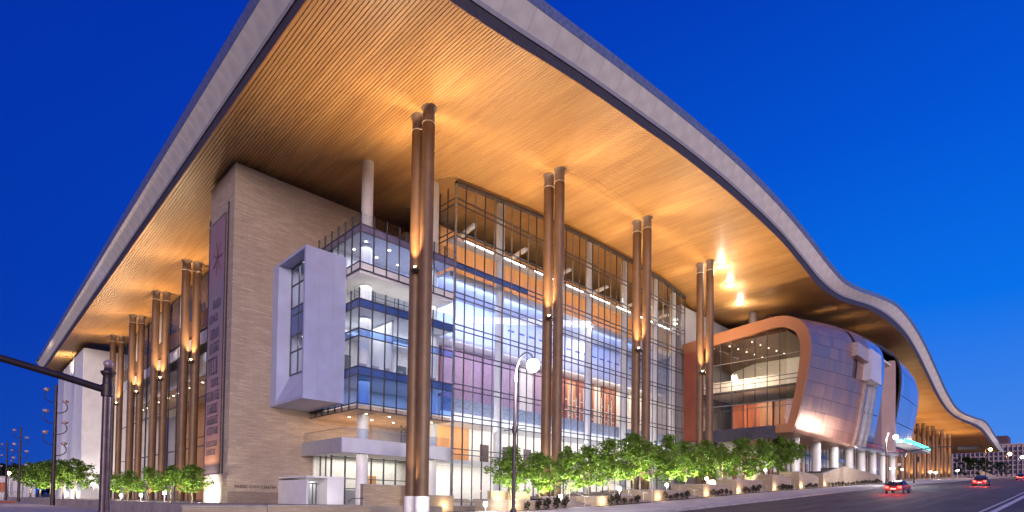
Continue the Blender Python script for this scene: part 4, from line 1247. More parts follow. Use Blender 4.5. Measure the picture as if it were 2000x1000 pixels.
obj('wood_wall', MB().box(WX + 8.4, WX + 8.7, 84, 146, 12.7, 19.6), M['woodwall'], ws)
obj('white_wall', MB().box(WX + 8, WX + 8.3, 70, 84, -0.3, 19.6), M['whitewarm'], ws)
obj('upper_room_wall', MB().box(WX + 5, WX + 5.2, 71, 158, 20, 27), M['whitewarm'], ws)
for z in (8.2, 16.0):
    obj('transom', MB().box(WX - 0.1, WX + 0.06, 71, 158, z - 0.08, z + 0.08), M['mullion'], ws)
wd = MB()
for k in range(22):
    wd.lathe([(0.18, -0.04), (0.18, 0)], (WX + 2.0, 76 + k * 3.6, 19.57), 8)
obj('downlight', wd, M['down'], ws, recenter=False)
lamp('AREA', (WX + 3, 114, 19.4), 2600, (1, .70, .40), (WX + 6, 114, 5), sx=2, sy=70)
lamp('AREA', (WX + 2, 114, 26.6), 420, (1, .92, .84), (WX + 4, 114, 20), sx=2, sy=70)
lamp('AREA', (WX - 1.6, 114, 27.6), 300, (0.2, 0.35, 1.0), (WX + .2, 114, 33), sx=1, sy=70)
# white folded volume at the far end
fv = link('white_end_volume', None, None, BC, (24, 180, 15))
obj('end_face', MB().box(20.0, 36, 160.0, 160.4, -0.45, 33.9), M['white'], fv)
for k, (a_, b_, dx0, dx1) in enumerate([(160.4, 171, 0.0, -0.9), (171, 180, 0.5, -0.5), (180, 191, 0.2, -0.8), (191, 206, 0.6, -0.2)]):
    fc = MB(); fc.add([(20 + dx0, a_, -0.45), (20 + dx1, b_, -0.45), (20 + dx1 * 0.3, b_, 33.9), (20 - dx0 * 0.3 - 0.2, a_, 33.9), (21.6, a_, -0.45), (21.6, b_, -0.45), (21.6, b_, 33.9), (21.6, a_, 33.9)], [(0, 1, 2, 3), (4, 7, 6, 5), (0, 3, 7, 4), (1, 5, 6, 2), (3, 2, 6, 7), (0, 4, 5, 1)])
    obj('folded_panel', fc, M['white'] if k % 2 == 0 else plain('pale_fold', (0.66, 0.66, 0.70), 0.4), fv)
obj('end_slot', MB().box(26.5, 26.9, 159.93, 159.99, 4, 31), plain('lit_slot_grey', (0.30, 0.26, 0.27), 0.5), fv)
lamp('SPOT', (18.6, 176, 30.0), 5200, (1.0, 0.80, 0.56), (18.3, 178, 36), 0.3, spot=130, blend=1.0)
lamp('SPOT', (22.5, 156.5, 0.2), 2600, (1.0, 0.86, 0.80), (24, 160, 14), 0.3, spot=110, blend=1.0)
for yy in (150, 166, 184):
    lamp('POINT', (17.6, yy, 0.6), 700, (1.0, 0.95, 0.86), size=0.2)
# white ground light that bleaches the foot of the tower's narrow side
lamp('SPOT', (17.2, 64.5, -0.2), 2600, (1, 0.97, 0.94), (19.7, 65.6, 0.6), 0.2, spot=110, blend=1.0)
lamp('SPOT', (17.6, 67.6, -0.2), 2200, (1, 0.97, 0.94), (19.7, 67.4, 0.8), 0.2, spot=110, blend=1.0)

# ------------------------------------------------------------------ planters, stairs and garden walls
def planter(x0, x1, prof, yback, label, group='stone planters between the stairs'):
    """prof: list of (x, top z) along the street face at Y = 32"""
    t = thing('stone_planter', label, 'planter', ((x0 + x1) / 2, 33.5, gz((x0 + x1) / 2)), group)
    mb = MB(); w = 0.45
    n_ = len(prof)
    def wall(pts, ya, yb_):
        v = [(x, ya, gz(x) - 0.3) for x, z in pts] + [(x, ya, z) for x, z in pts] + [(x, yb_, z) for x, z in pts] + [(x, yb_, gz(x) - 0.3) for x, z in pts]
        k_ = len(pts); f = []
        for i in range(k_ - 1):
            for r in range(3):
                f.append((r * k_ + i, r * k_ + i + 1, (r + 1) * k_ + i + 1, (r + 1) * k_ + i))
        f += [(0, k_, 2 * k_, 3 * k_), (k_ - 1, 4 * k_ - 1, 3 * k_ - 1, 2 * k_ - 1)]
        mb.add(v, f)
    wall(prof, 32.0, 32.0 + w)
    mb.box(x0, x0 + w, 32.0 + w + 0.003, yback, gz(x0) - 0.3, prof[0][1])
    mb.box(x1 - w, x1, 32.0 + w + 0.003, yback, gz(x1) - 0.3, prof[-1][1] - 0.02)
    obj('stone_face', mb, M['wallstone'], t)
    cpm = MB()
    for (a_, za), (b_, zb_) in zip(prof, prof[1:]):
        v = [(a_, 31.95, za + .003), (b_, 31.95, zb_ + .003), (b_, 32.5, zb_ + .003), (a_, 32.5, za + .003)]
        v += [(p[0], p[1], p[2] + 0.07) for p in v]
        cpm.add(v, [(3, 2, 1, 0), (4, 5, 6, 7), (0, 1, 5, 4), (2, 3, 7, 6), (1, 2, 6, 5), (3, 0, 4, 7)])
    cpm.box(x0 - 0.04, x0 + 0.5, 32.503, yback, prof[0][1] + 0.004, prof[0][1] + 0.072)
    obj('cap_stone', cpm, M['kerb'], t)
    so = MB()
    for (a_, za), (b_, zb_) in zip(prof, prof[1:]):
        so.add([(a_ + .1, 32.46, za - 0.12), (b_ - .1, 32.46, zb_ - 0.12), (b_ - .1, yback, zb_ - 0.12), (a_ + .1, yback, za - 0.12)], [(0, 1, 2, 3)])
    obj('soil', so, M['soil'], t)
    return t
PL = [
    (31.0, 38.2, [(31.0, 0.15), (38.2, 0.17)], 36, 'lowest stone planter, leftmost of the row along the pavement'),
    (42.3, 49.0, [(42.3, 0.67), (49.0, 0.9)], 36, 'low stone planter, second from the left in the row along the pavement'),
    (52.2, 59.4, [(52.2, 1.53), (59.4, 1.58)], 36, 'stone planter, third from the left in the row along the pavement'),
    (63.0, 70.0, [(63.0, 2.5), (70.0, 2.55)], 36, 'stone planter, fourth from the left, with its end face brightly lit'),
    (72.0, 80.2, [(72.0, 3.4), (80.2, 3.5)], 36, 'stone planter, fifth from the left in the row along the pavement'),
    (83.8, 91.3, [(83.8, 4.55), (88, 4.5), (91.3, 4.2)], 36, 'stone planter, sixth from the left, just before the white columns'),
    (94.6, 103.6, [(94.6, 5.5), (100, 5.4), (103.6, 5.0)], 36, 'stone planter, seventh from the left, below the first white columns'),
    (106.0, 144.5, [(106.0, 5.75), (112.0, 6.7), (118.2, 7.6), (144.5, 7.0)], 36, 'long wedge shaped stone planter rising to a peak at the right end of the row'),
]
for a in PL:
    planter(*a)
# stairs between the planters
prev = PL[0]
for nxt in PL[1:]:
    xa, xb = prev[1] + 0.02, nxt[0] - 0.02
    s_ = MB(); xm = (xa + xb) / 2
    zb0 = gz(xm) + 0.1
    for k in range(6):
        s_.box(xa, xb, 32.0 + 0.6 * k, 36.4, zb0 - 0.5, zb0 + 0.16 * (k + 1))
    tag(obj('stairs', s_, M['paver'], recenter=False), kind='structure')
    prev = nxt
# soil strip in front of the planters
tag(obj('planting_strip', strip(31.0, 31.99, 0.17, 31, 145, 5), M['soil'], recenter=False), kind='structure')

def rough_wall(label, x0, x1, y0, y1, z0, z1, cat='wall'):
    t = thing('garden_wall', label, cat, ((x0 + x1) / 2, (y0 + y1) / 2, z0), 'stone garden walls on the plaza')
    obj('stone_face', MB().box(x0, x1, y0, y1, z0, z1), M['wallstone'], t)
    obj('cap_stone', MB().box(x0 - .04, x1 + .04, y0 - .04, y1 + .04, z1 + .003, z1 + .08), M['kerb'], t)
    return t
rough_wall('stone garden wall with two small lamps left of the tall front columns', 25.9, 30.6, 45.4, 45.9, -1.4, 1.42)
rough_wall('lower stone garden wall right of the white column plinth', 32.0, 36.2, 45.4, 45.9, -1.2, 0.56)
rough_wall('short stone garden wall behind the first small tree by the lobby', 36.4, 41.8, 40.0, 40.5, -0.8, 1.05)
rough_wall('long low stone wall at the foot of the stone tower', 17.0, 25.85, 44.0, 44.35, -1.6, -0.50)
rough_wall('low stone wall in front of the left trees', 11.2, 16.95, 44.0, 44.35, -1.6, -0.62)

# shrubs along the foot of the planters
def leafball(nleaf, rx, rz, zc, size, rnd):
    mb = MB()
    for _ in range(nleaf):
        u = Vector((rnd.gauss(0, 1), rnd.gauss(0, 1), rnd.gauss(0, 1))).normalized() * rnd.uniform(0.35, 1.0)
        c = Vector((u.x * rx, u.y * rx, zc + u.z * rz))
        a = Vector((rnd.gauss(0, 1), rnd.gauss(0, 1), rnd.gauss(0, 1))).normalized(); b = a.orthogonal().normalized()
        s = size * rnd.uniform(.6, 1.3)
        mb.add([c - a * s, c - b * s * .5, c + a * s, c + b * s * .5], [(0, 1, 2, 3)])
    return mb
r5 = random.Random(11)
sh = thing('small_shrub', 'small dark shrub growing at the foot of a stone planter', 'shrub', (0, 0, 0), 'shrubs along the stone planters')
obj('foliage', leafball(90, 0.30, 0.42, 0.45, 0.11, r5), M['shrub'], sh, recenter=False)
obj('stem', MB().tube([(0, 0, 0), (0.02, 0, 0.5)], 0.02, 5), M['bark'], sh, recenter=False)
SHX = []
for a in PL[:7]:
    nn = 5
    for k in range(nn):
        SHX.append(a[0] + 1.6 + k * 1.15)
SHX += [107.5 + 1.85 * k for k in range(20)]
for i, xx in enumerate(SHX):
    o = sh if i == 0 else copy_tree(sh)
    o.location = (xx + r5.uniform(-.2, .2), 31.5, gz(xx) + 0.16)
    o.rotation_euler.z = r5.uniform(0, 6.28); sc_ = r5.uniform(.7, 1.25); o.scale = (sc_, sc_, sc_ * r5.uniform(.8, 1.3))

# ------------------------------------------------------------------ trees
def tree_proto(seed, H=5.6, Wd=1.7, clear=1.55, leaf='leaf', nleaf=2600, name='young_tree', size=0.14):
    r = random.Random(seed)
    t = thing(name, 'x', 'tree')
    tr_ = MB()
    pts = [(r.uniform(-.05, .05) * k, r.uniform(-.05, .05) * k, H * 0.86 * k / 6) for k in range(7)]
    tr_.tube(pts, [0.085 * (1 - 0.13 * k) for k in range(7)], 7)
    tips = []
    for k in range(15):
        f = r.uniform(0.26, 0.86); z0 = H * 0.86 * f; ang = k * 2.4 + r.uniform(-.4, .4)
        hh = (z0 - clear) / (H - clear)
        Lr = Wd * (0.62 + 0.5 * math.sin(PI * min(1, max(0.05, hh * 0.9 + 0.25)))) * (1 - 0.55 * hh) * r.uniform(.75, 1.1)
        p0 = Vector((0, 0, z0)); p2 = Vector((math.cos(ang) * Lr, math.sin(ang) * Lr, z0 + Lr * r.uniform(.35, .8))); p1 = (p0 + p2) / 2 + Vector((0, 0, -0.08))
        tr_.tube([p0, p1, p2], [0.035, 0.022, 0.008], 5); tips += [(p1, .40), (p2, .50)]
    obj('trunk', tr_, M['bark'], t, recenter=False)
    mb = MB()
    cl = []
    for p, q in tips: cl.append((Vector(p), q))
    for _ in range(26):
        hh = r.random() ** 0.9
        R = Wd * (0.50 + 0.5 * math.sin(PI * (0.18 + 0.75 * hh))) * (1.0 - 0.62 * hh ** 1.6)
        a = r.uniform(0, 6.28); q = R * math.sqrt(r.random())
        cl.append((Vector((q * math.cos(a), q * math.sin(a), clear + 0.1 + hh * (H - clear - 0.15))), r.uniform(.28, .55)))
    cl.append((Vector((0, 0, H - .25)), .28)); cl.append((Vector((0.05, 0, H - .7)), .4))
    for i in range(nleaf):
        c0, R = cl[i % len(cl)] if i < len(cl) * 6 else r.choice(cl)
        u = Vector((r.gauss(0, 1), r.gauss(0, 1), r.gauss(0, .85))); u = u.normalized() * R * r.random() ** 0.45
        c = c0 + u
        if c.z < clear * 0.8: continue
        a = Vector((r.gauss(0, 1), r.gauss(0, 1), r.gauss(0, .6))).normalized(); b = (a.cross(Vector((r.gauss(0, 1), r.gauss(0, 1), r.gauss(0, 1))))).normalized()
        s = size * r.uniform(.6, 1.25)
        mb.add([c - a * s, c - b * s * .55, c + a * s, c + b * s * .55], [(0, 1, 2, 3)])
    obj('crown', mb, M[leaf], t, recenter=False)
    return t
PROTO = [tree_proto(s) for s in (1, 2, 3, 4)]
used_p = set()
def put_tree(i, x, y, z, H, label, group, w=1.0, uplit=0, ucol=(1.0, 0.95, 0.66)):
    k = i % len(PROTO)
    o = PROTO[k] if k not in used_p else copy_tree(PROTO[k])
    used_p.add(k)
    s = H / 5.6
    o.location = (x, y, z); o.rotation_euler = (0, 0, i * 1.9); o.scale = (s * w, s * w, s)
    o['label'] = label; o['group'] = group
    if uplit:
        z1 = max(z, surface(x - 1.6, y - 2.3)) + 0.3; z2 = max(z, surface(x + 1.6, y - 1.6)) + 0.3
        lamp('SPOT', (x - 1.6, y - 2.3, z1), uplit, ucol, (x, y, z + H * 0.5), 0.1, spot=95, blend=1)
        lamp('SPOT', (x + 1.6, y - 1.6, z2), uplit * 0.7, ucol, (x, y, z + H * 0.5), 0.1, spot=95, blend=1)
    return o
RT = [(37.0, 38.0, 5.15), (41.0, 38.0, 5.1), (45.2, 38.0, 6.0), (48.8, 38.0, 6.0), (52.5, 38.0, 7.2), (57.4, 38.0, 8.6), (61.0, 38.0, 7.6), (64.8, 37.5, 8.6), (69.0, 37.5, 8.3), (73.5, 37.2, 9.0), (78.4, 37.0, 8.9), (83.5, 36.4, 9.8), (88.8, 35.6, 10.3), (94.0, 35.0, 11.4), (98.5, 34.6, 11.0)]
WHERE = ['left of the nearest street lamp post', 'just right of the nearest street lamp post', 'before the second pair of tall columns, left one', 'before the second pair of tall columns, right one', 'right of the second pair of tall columns', 'tall one before the third pair of tall columns', 'just right of the third pair of tall columns', 'pointed one left of the red copper wall', 'before the red copper wall', 'before the fourth pair of tall columns', 'right of the fourth pair of tall columns', 'below the left half of the ballroom window', 'below the middle of the ballroom window', 'tallest one below the right half of the ballroom window', 'last of the row, beside the first white column']
def surface(x, y):
    if y > 36.1:
        return -0.45 if x < 46 else max(-0.45, gz(46 + 8 * int((x - 46) // 8) + 4) + 0.35)
    for a in PL:
        if a[0] <= x <= a[1]:
            return lerp_table(a[2], x) - 0.12
    return gz(x) + 0.9
for i, (x, y, zt) in enumerate(RT):
    zb = surface(x, y)
    put_tree(i, x, y, zb, zt - zb, 'young green tree lit from below, ' + WHERE[i], 'young trees in front of the lobby', (1.22, 1.42, 1.10, 1.34, 1.18)[i % 5], (2600 + 420.0 * max(0, (zt - zb) - 4)) * (1.0 if x < 82 else (0.5 if x < 92 else 0.1)))
LT = [(16.2, 60.6, 3.3, 'nearest the foot of the stone tower'), (15.6, 65.6, 3.35, 'second from the foot of the stone tower'), (16.0, 77, 3.4, 'before the nearest pair of left columns'), (16.0, 88, 3.5, 'before the second pair of left columns'), (15.6, 99, 3.9, 'just right of the thick signal pole'), (15.6, 131, 7.0, 'pointed one left of the thick signal pole'), (15, 142, 6.9, 'right of the tall lamp mast, behind'), (14.5, 157, 7.6, 'behind the nearest tall lamp mast'), (14, 172, 8.2, 'left of the nearest tall lamp mast'), (13.5, 190, 8.6, 'leftmost of the left row')]
for i, (x, y, zt, wh) in enumerate(LT):
    put_tree(i + 1, x, y, -0.45, zt + 0.45, 'young green tree in the left row, ' + wh, 'young trees on the west side', 1.4, 1500 if i < 5 else 3600)

# ------------------------------------------------------------------ lamps and poles
def street_lamp(label, x, y, H, lit, e):
    z = gz(x) + 0.15
    t = thing('street_lamp', label, 'street lamp', (x, y, z))
    p = MB().lathe([(0.20, 0), (0.20, 0.5), (0.12, 0.6), (0.105, 5.0), (0.085, H - 1.6)], (x, y, z), 12)
    obj('pole', p, M['pole'], t)
    arc = [(x, y - 1.7 * (1 - math.cos(a)) * 0.5 * 1.0, z + H - 1.6 + 1.45 * math.sin(a)) for a in [PI * k / 12 for k in range(0, 10)]]
    obj('curved_arm', MB().tube(arc, [0.075 - 0.003 * k for k in range(10)], 8), M['steel'], t)
    hx, hy, hz = arc[-1]
    obj('lamp_head', MB().lathe([(0.08, 0.34), (0.26, 0.16), (0.30, 0.0)], (hx, hy, hz - 0.32), 12), M['steel'], t)
    obj('lamp_globe', MB().sphere((hx, hy, hz - 0.42), 0.38, 12, 8), M['lampwhite'], t)
    obj('banner_arm', MB().tube([(x, y - 0.9, z + 5.3), (x, y + 0.9, z + 5.3)], 0.03, 6), M['pole'], t)
    obj('collar', MB().lathe([(0.15, 5.1), (0.15, 5.5)], (x, y, z), 10), M['pole'], t)
    obj('pole_cuff', MB().lathe([(0.135, 0), (0.135, 0.22)], (x, y, z + H - 1.75), 10), M['steel'], t)
    lamp('POINT', (hx, hy - 0.1, hz - 0.8), e, (1.0, 0.95, 0.90), size=0.25)
    return t
street_lamp('dark street lamp with curved arm and blazing white light before the lobby', 23.67, 24.0, 9.9, True, 11000)
street_lamp('dark street lamp with curved arm lit white beside the ballroom shell', 116.3, 25.0, 9.4, True, 9000)

def bollard(x, y, z, h, label, e, r=0.16, group='lit bollards in the planters'):
    t = thing('light_bollard', label, 'bollard light', (x, y, z), group)
    obj('post', MB().lathe([(0.07, 0), (0.07, h - 0.35)], (x, y, z), 8), M['steel'], t)
    obj('lens', MB().lathe([(r, h - 0.35), (r, h - 0.03)], (x, y, z), 10), M['bollardlit'], t)
    obj('lid', MB().lathe([(r + .03, h - 0.03), (r + .03, h)], (x, y, z), 10), M['steel'], t)
    lamp('POINT', (x, y - r - 0.25, z + h - 0.2), e, (1.0, 0.94, 0.84), size=0.12)
BO = [(29.9, 33.5, -0.15, 'left of the planters'), (39.0, 33.5, 0.61, 'right of the first planter'), (48.1, 33.5, 1.56, 'on the second planter'), (57.3, 33.5, 2.27, 'on the third planter'), (66.8, 33.5, 3.35, 'on the fourth planter'), (85.1, 33.5, 5.36, 'on the sixth planter')]
for x, y, z, wh in BO:
    zb = max(gz(x) + 0.1, z - 0.9)
    bollard(x, y, zb, z - zb + 0.2, 'bollard light with a glowing white head ' + wh, 90 if x < 31 else 200)
for x, y, z, h, wh in ((17, 121.8, -0.45, 2.9, 'glowing white lantern post left of the thick signal pole'), (17, 98.3, -0.45, 0.9, 'low glowing bollard between the left trees, nearest the signal pole'), (17, 85.8, -0.45, 0.95, 'low glowing bollard before the second pair of left columns'), (17, 74.2, -0.45, 1.2, 'low glowing bollard left of the tree at the stone tower')):
    bollard(x, y, z, h, wh, 300 if h < 2 else 800, 0.17 if h < 2 else 0.30, 'lit bollards on the west side')
# small wall lamps
WLS = [(26.17, 45.32, -0.60, 'left one on the garden wall left of the tall columns'), (28.28, 45.32, -0.60, 'right one on the garden wall left of the tall columns'), (33.4, 45.32, -0.55, 'left one on the wall right of the plinth'), (35.0, 45.32, -0.42, 'right one on the wall right of the plinth'), (37.3, 39.92, 0.2, 'left one on the wall behind the first small tree'), (39.6, 39.92, 0.3, 'right one on the wall behind the first small tree')]
WLS += [(xx, 31.90, gz(xx) + 0.55, 'at the foot of the ' + nm + ' planter') for xx, nm in ((31.6, 'first'), (43.2, 'second'), (53.0, 'third'), (63.8, 'fourth'), (72.6, 'fifth'), (84.6, 'sixth'), (95.4, 'seventh'), (106.8, 'wedge shaped'))]
for x, y, z, wh in WLS:
    t = thing('wall_lamp', 'small round warm wall lamp, ' + wh, 'wall lamp', (x, y, z), 'small lamps on the garden walls')
    obj('housing', MB().box(x - .10, x + .10, y + 0.01, y + .075, z - .10, z + .10), M['steel'], t)
    obj('lens', MB().box(x - .075, x + .075, y - 0.03, y + .005, z - .075, z + .075), M['lampwarm'], t)
    lamp('POINT', (x, y - 0.35, z + 0.05), 75, (1.0, 0.74, 0.42), size=0.06)

# signal pole with mast arm, left foreground
sx, sy = 3.68, 24.0
sz = gz(sx) + 0.15
t = thing('signal_pole', 'thick fluted steel signal pole with ball finial and long bare mast arm', 'signal pole', (sx, sy, sz))
fl_ = MB(); seg = 24; hp = 4.6 - sz
prof = [(0.26, 0.0), (0.26, 0.7), (0.20, 0.85), (0.165, 1.0), (0.150, 4.95)]
vs = []
for r_, z_ in prof:
    for k in range(seg):
        rr_ = r_ * (1.0 if k % 2 else 0.93); vs.append((sx + rr_ * math.cos(2 * PI * k / seg), sy + rr_ * math.sin(2 * PI * k / seg), sz + z_))
fl_.add(vs, [(i * seg + k, i * seg + (k + 1) % seg, (i + 1) * seg + (k + 1) % seg, (i + 1) * seg + k) for i in range(len(prof) - 1) for k in range(seg)])
obj('fluted_shaft', fl_, M['polemauve'], t)
zt = sz + 4.95
obj('capital', MB().lathe([(0.16, 0), (0.19, 0.03), (0.165, 0.08), (0.165, 0.34), (0.19, 0.38), (0.17, 0.44), (0.155, 0.72), (0.21, 0.80), (0.24, 0.88), (0.14, 0.92), (0.13, 1.02)], (sx, sy, zt), 20), M['pole'], t)
obj('ball_finial', MB().sphere((sx, sy, zt + 1.15), 0.16, 16, 10), M['globe'], t)
am = MB().tube([(sx, sy, zt + 0.22), (sx - 1.4, sy, zt + 0.55), (sx - 3.2, sy, zt + 0.92), (sx - 8.5, sy, zt + 1.9)], [0.125, 0.118, 0.11, 0.08], 12)
obj('mast_arm', am, M['pole'], t)
obj('arm_clamp', MB().lathe([(0.20, 0.02), (0.20, 0.42)], (sx, sy, zt), 16), M['pole'], t)
obj('hand_hole', MB().box(sx - .07, sx + .07, sy - 0.275, sy - 0.24, sz + 0.25, sz + 0.5), M['steel'], t)

# signal pole by the ballroom
sx, sy = 131.5, 26.0; sz = gz(sx) + 0.15
t = thing('signal_pole', 'dark traffic signal pole with curved mast arm below the ballroom shell', 'signal pole', (sx, sy, sz))
obj('shaft', MB().lathe([(0.32, 0), (0.22, 0.6), (0.17, 6.6)], (sx, sy, sz), 12), M['pole'], t)
obj('mast_arm', MB().tube([(sx, sy, 10.85), (sx, 23.5, 11.2), (sx, 20, 11.62), (sx, 17, 11.5), (sx, 13.5, 11.3)], [0.13, 0.12, 0.11, 0.09, 0.08], 8), M['pole'], t)
def signal_head(x, y, z, lit, parent):
    h_ = obj('signal_head', MB().box(x - 0.32, x - 0.02, y - 0.19, y + 0.19, z - 0.55, z + 0.55), M['black'], parent)
    for k, zz in enumerate((0.36, 0.0, -0.36)):
        obj('signal_lens', MB().lathe([(0.13, 0), (0.13, 0.03)], (0, 0, 0), 10), M['green'] if lit == k else M['black'], h_)
        ln = h_.children[-1]; ln.matrix_world = Matrix.Translation((x - 0.33, y, z + zz)) @ Matrix.Rotation(PI / 2, 4, 'Y')
        ln.parent = h_; ln.matrix_parent_inverse = Matrix.Translation(-(Vector(h_.location) + parent.location))
    return h_
signal_head(sx, 25.3, 10.5, -1, t)
obj('street_sign', MB().box(sx - .04, sx + .04, 14.0, 17.0, 10.9, 11.45), M['black'], t)
obj('pedestrian_head', MB().box(sx - .4, sx - .05, 25.75, 26.25, sz + 2.6, sz + 3.2), M['black'], t)
obj('pedestrian_head', MB().box(sx - .4, sx - .05, 25.75, 26.25, sz + 3.5, sz + 4.0), M['steel'], t)
sx, sy = 144.3, 26.0; sz = gz(sx) + 0.15
t = thing('signal_post', 'short dark signal post with one head beyond the mast arm pole', 'signal post', (sx, sy, sz))
obj('shaft', MB().lathe([(0.2, 0), (0.15, 0.4), (0.12, 6.3)], (sx, sy, sz), 10), M['pole'], t)
signal_head(sx, 25.2, sz + 4.9, -1, t)
# thin sign post in front of the second and third planters
sz = gz(47) + 0.15
t = thing('sign_post', 'thin pale post standing on the pavement before the planters', 'post', (47, 29, sz))
obj('shaft', MB().tube([(47, 29, sz), (47, 29, sz + 3.4)], 0.04, 8), M['steel'], t)
obj('sign_plate', MB().box(46.97, 46.98, 28.85, 29.15, sz + 2.7, sz + 3.2), M['collar'], t)
# handrails of the stairs
HR = [(40.6, 'first'), (50.2, 'second'), (60.8, 'third'), (70.9, 'fourth'), (81.6, 'fifth'), (92.6, 'sixth')]
for x, nm in HR:
    z = gz(x) + 0.2
    t = thing('stair_handrail', 'pale steel handrail on the %s stair from the left between planters' % nm, 'handrail', (x, 33, z), 'handrails of the planter stairs')
    obj('rail', MB().tube([(x, 31.4, z + 0.9), (x, 32.0, z + 0.95), (x, 35.6, z + 1.95), (x, 36.2, z + 1.95)], 0.035, 8), M['steel'], t)
    for yy, zz in ((32.0, 0.95), (33.8, 1.45), (35.6, 1.95)):
        obj('rail_post', MB().tube([(x, yy, z - 0.1), (x, yy, z + zz)], 0.03, 6), M['steel'], t)
t = thing('stair_handrail', 'curved steel handrail beside the white entrance portal', 'handrail', (25.6, 45.0, -0.9), 'handrails of the planter stairs')
obj('rail', MB().tube([(24.2, 44.9, -0.15), (24.6, 44.9, 0.18), (25.75, 44.9, 0.22)], 0.03, 8), M['pole'], t)
obj('rail_post', MB().tube([(25.7, 44.9, -1.2), (25.7, 44.9, 0.22)], 0.03, 6), M['steel'], t)
# bin by the tower
t = thing('litter_bin', 'dark tapered litter bin standing against the stone tower', 'bin', (25.2, 59.6, -0.45))
obj('body', MB().lathe([(0.27, 0), (0.32, 0.55)], (25.2, 59.6, -0.45), 14), M['black'], t)
obj('rim', MB().lathe([(0.36, 0.55), (0.36, 0.62), (0.30, 0.62)], (25.2, 59.6, -0.45), 14), M['pole'], t)
# fire hydrant
hz_ = gz(121.6) + 0.15
t = thing('fire_hydrant', 'small reddish fire hydrant on the pavement right of the far street lamp', 'hydrant', (121.6, 25.0, hz_))
hm = plain('hydrant_paint', (0.45, 0.16, 0.12), 0.5)
obj('barrel', MB().lathe([(0.22, 0), (0.22, 0.08), (0.15, 0.1), (0.15, 0.65), (0.19, 0.67), (0.16, 0.82), (0.05, 0.92)], (121.6, 25, hz_), 12), hm, t)
obj('nozzle', MB().tube([(121.6, 24.72, hz_ + 0.5), (121.6, 25.28, hz_ + 0.5)], 0.08, 8), hm, t)

# tall lamp masts with curled arms on the west side
def mast(x, y, H, label, seed, gl=1.0):
    r = random.Random(seed); z = gz(x) + 0.1
    t = thing('lamp_mast', label, 'lamp mast', (x, y, z), 'tall masts with curled arms')
    obj('shaft', MB().lathe([(0.30, 0), (0.26, 3), (0.17, H)], (x, y, z), 10), M['pole'], t)
    for k in range(6):
        s = -1 if k % 2 == 0 else 1
        zz = z + H - 2.6 - 1.55 * k
        pts = [(x + s * (0.1 + 1.25 * math.sin(a)), y - 0.25 * s, zz + 0.95 * (1 - math.cos(a))) for a in [PI * 0.72 * i / 7 for i in range(8)]]
        a_ = obj('curled_arm', MB().tube(pts, 0.07, 6), M['pole'], t)
        obj('lamp_cup', MB().lathe([(0.10, 0.0), (0.34, 0.10), (0.40, 0.34), (0.22, 0.46)], (pts[-1][0], pts[-1][1], pts[-1][2] + 0.02), 10), M['globe'], a_)
mast(10.0, 105.5, 17.6, 'tall dark mast with six curled arms right before the white folded wall', 1)
mast(10.0, 169, 16.9, 'tall dark mast with curled arms, middle one standing against the sky', 2)
mast(10.0, 216, 16.7, 'tall dark mast with curled arms, farthest left one standing against the sky', 3)

# ------------------------------------------------------------------ far left: shed, fence, lamps, dark trees
t = thing('warehouse', 'low white warehouse behind the fence at the far left', 'building', (4, 262, -1.4))
obj('wall', MB().box(-14, 19.5, 256, 275, -1.5, 6.2), plain('pale_cladding', (0.60, 0.62, 0.68), 0.6), t)
obj('roof', MB().box(-14.3, 19.8, 255.7, 275.3, 6.203, 6.6), M['grey'], t)
obj('loading_bay', MB().box(2, 12.0, 255.6, 255.98, 1.2, 4.4), M['woodred'], t)
obj('door_trim', MB().box(12.05, 12.9, 255.5, 255.98, 0, 4.8), M['white'], t)
for k in range(5):
    obj('cladding_rib', MB().box(13.4 + k * 1.25, 13.5 + k * 1.25, 255.9, 255.99, -1.2, 6.1), M['grey'], t)
fe = thing('palisade_fence', 'grey palisade fence in front of the white warehouse', 'fence', (6, 232, -1.4))
for k in range(34):
    xx = -3.5 + k * 0.55
    obj('pale', MB().box(xx, xx + 0.16, 232.0, 232.06, -1.6, 1.5), M['steel'], fe)
obj('rail', MB().box(-3.6, 15.4, 232.07, 232.14, 0.9, 1.05), M['steel'], fe)
obj('rail', MB().box(-3.6, 15.4, 232.07, 232.14, -0.9, -0.75), M['steel'], fe)
kr = MB(); kr.box(-4, 8.5, 148, 149, -1.6, -1.05)
tag(obj('kerb', kr, M['redcopper']), kind='structure')
def sodium(x, y, z0, z, label, e, mat='lampsod', col=(1.0, 0.58, 0.22), r=0.35):
    t = thing('far_street_lamp', label, 'street lamp', (x, y, z0), 'far street lamps')
    obj('pole', MB().lathe([(0.14, 0), (0.09, z - z0)], (x, y, z0), 8), M['pole'], t)
    obj('lamp_arm', MB().tube([(x, y, z - 0.1), (x, y - 1.2, z + 0.15)], 0.05, 6), M['pole'], t)
    obj('lamp_hood', MB().box(x - .3, x + .3, y - 1.6, y - 0.8, z + 0.15, z + 0.28), M['pole'], t)
    obj('lamp_globe', MB().sphere((x, y - 1.2, z - 0.12), r, 10, 6), M[mat], t)
    lamp('POINT', (x, y - 1.3, z - 0.75), e, col, size=0.3)
sodium(11.4, 236, -1.4, 7.1, 'glowing orange street lamp, left one of the far left pair', 1500, r=0.5)
sodium(15.2, 240, -1.4, 5.9, 'smaller glowing orange street lamp, right one of the far left pair', 900, r=0.38)
dk = tree_proto(21, 7.5, 4.6, 1.4, 'leafdk', 2600, 'dark_tree', 0.34)
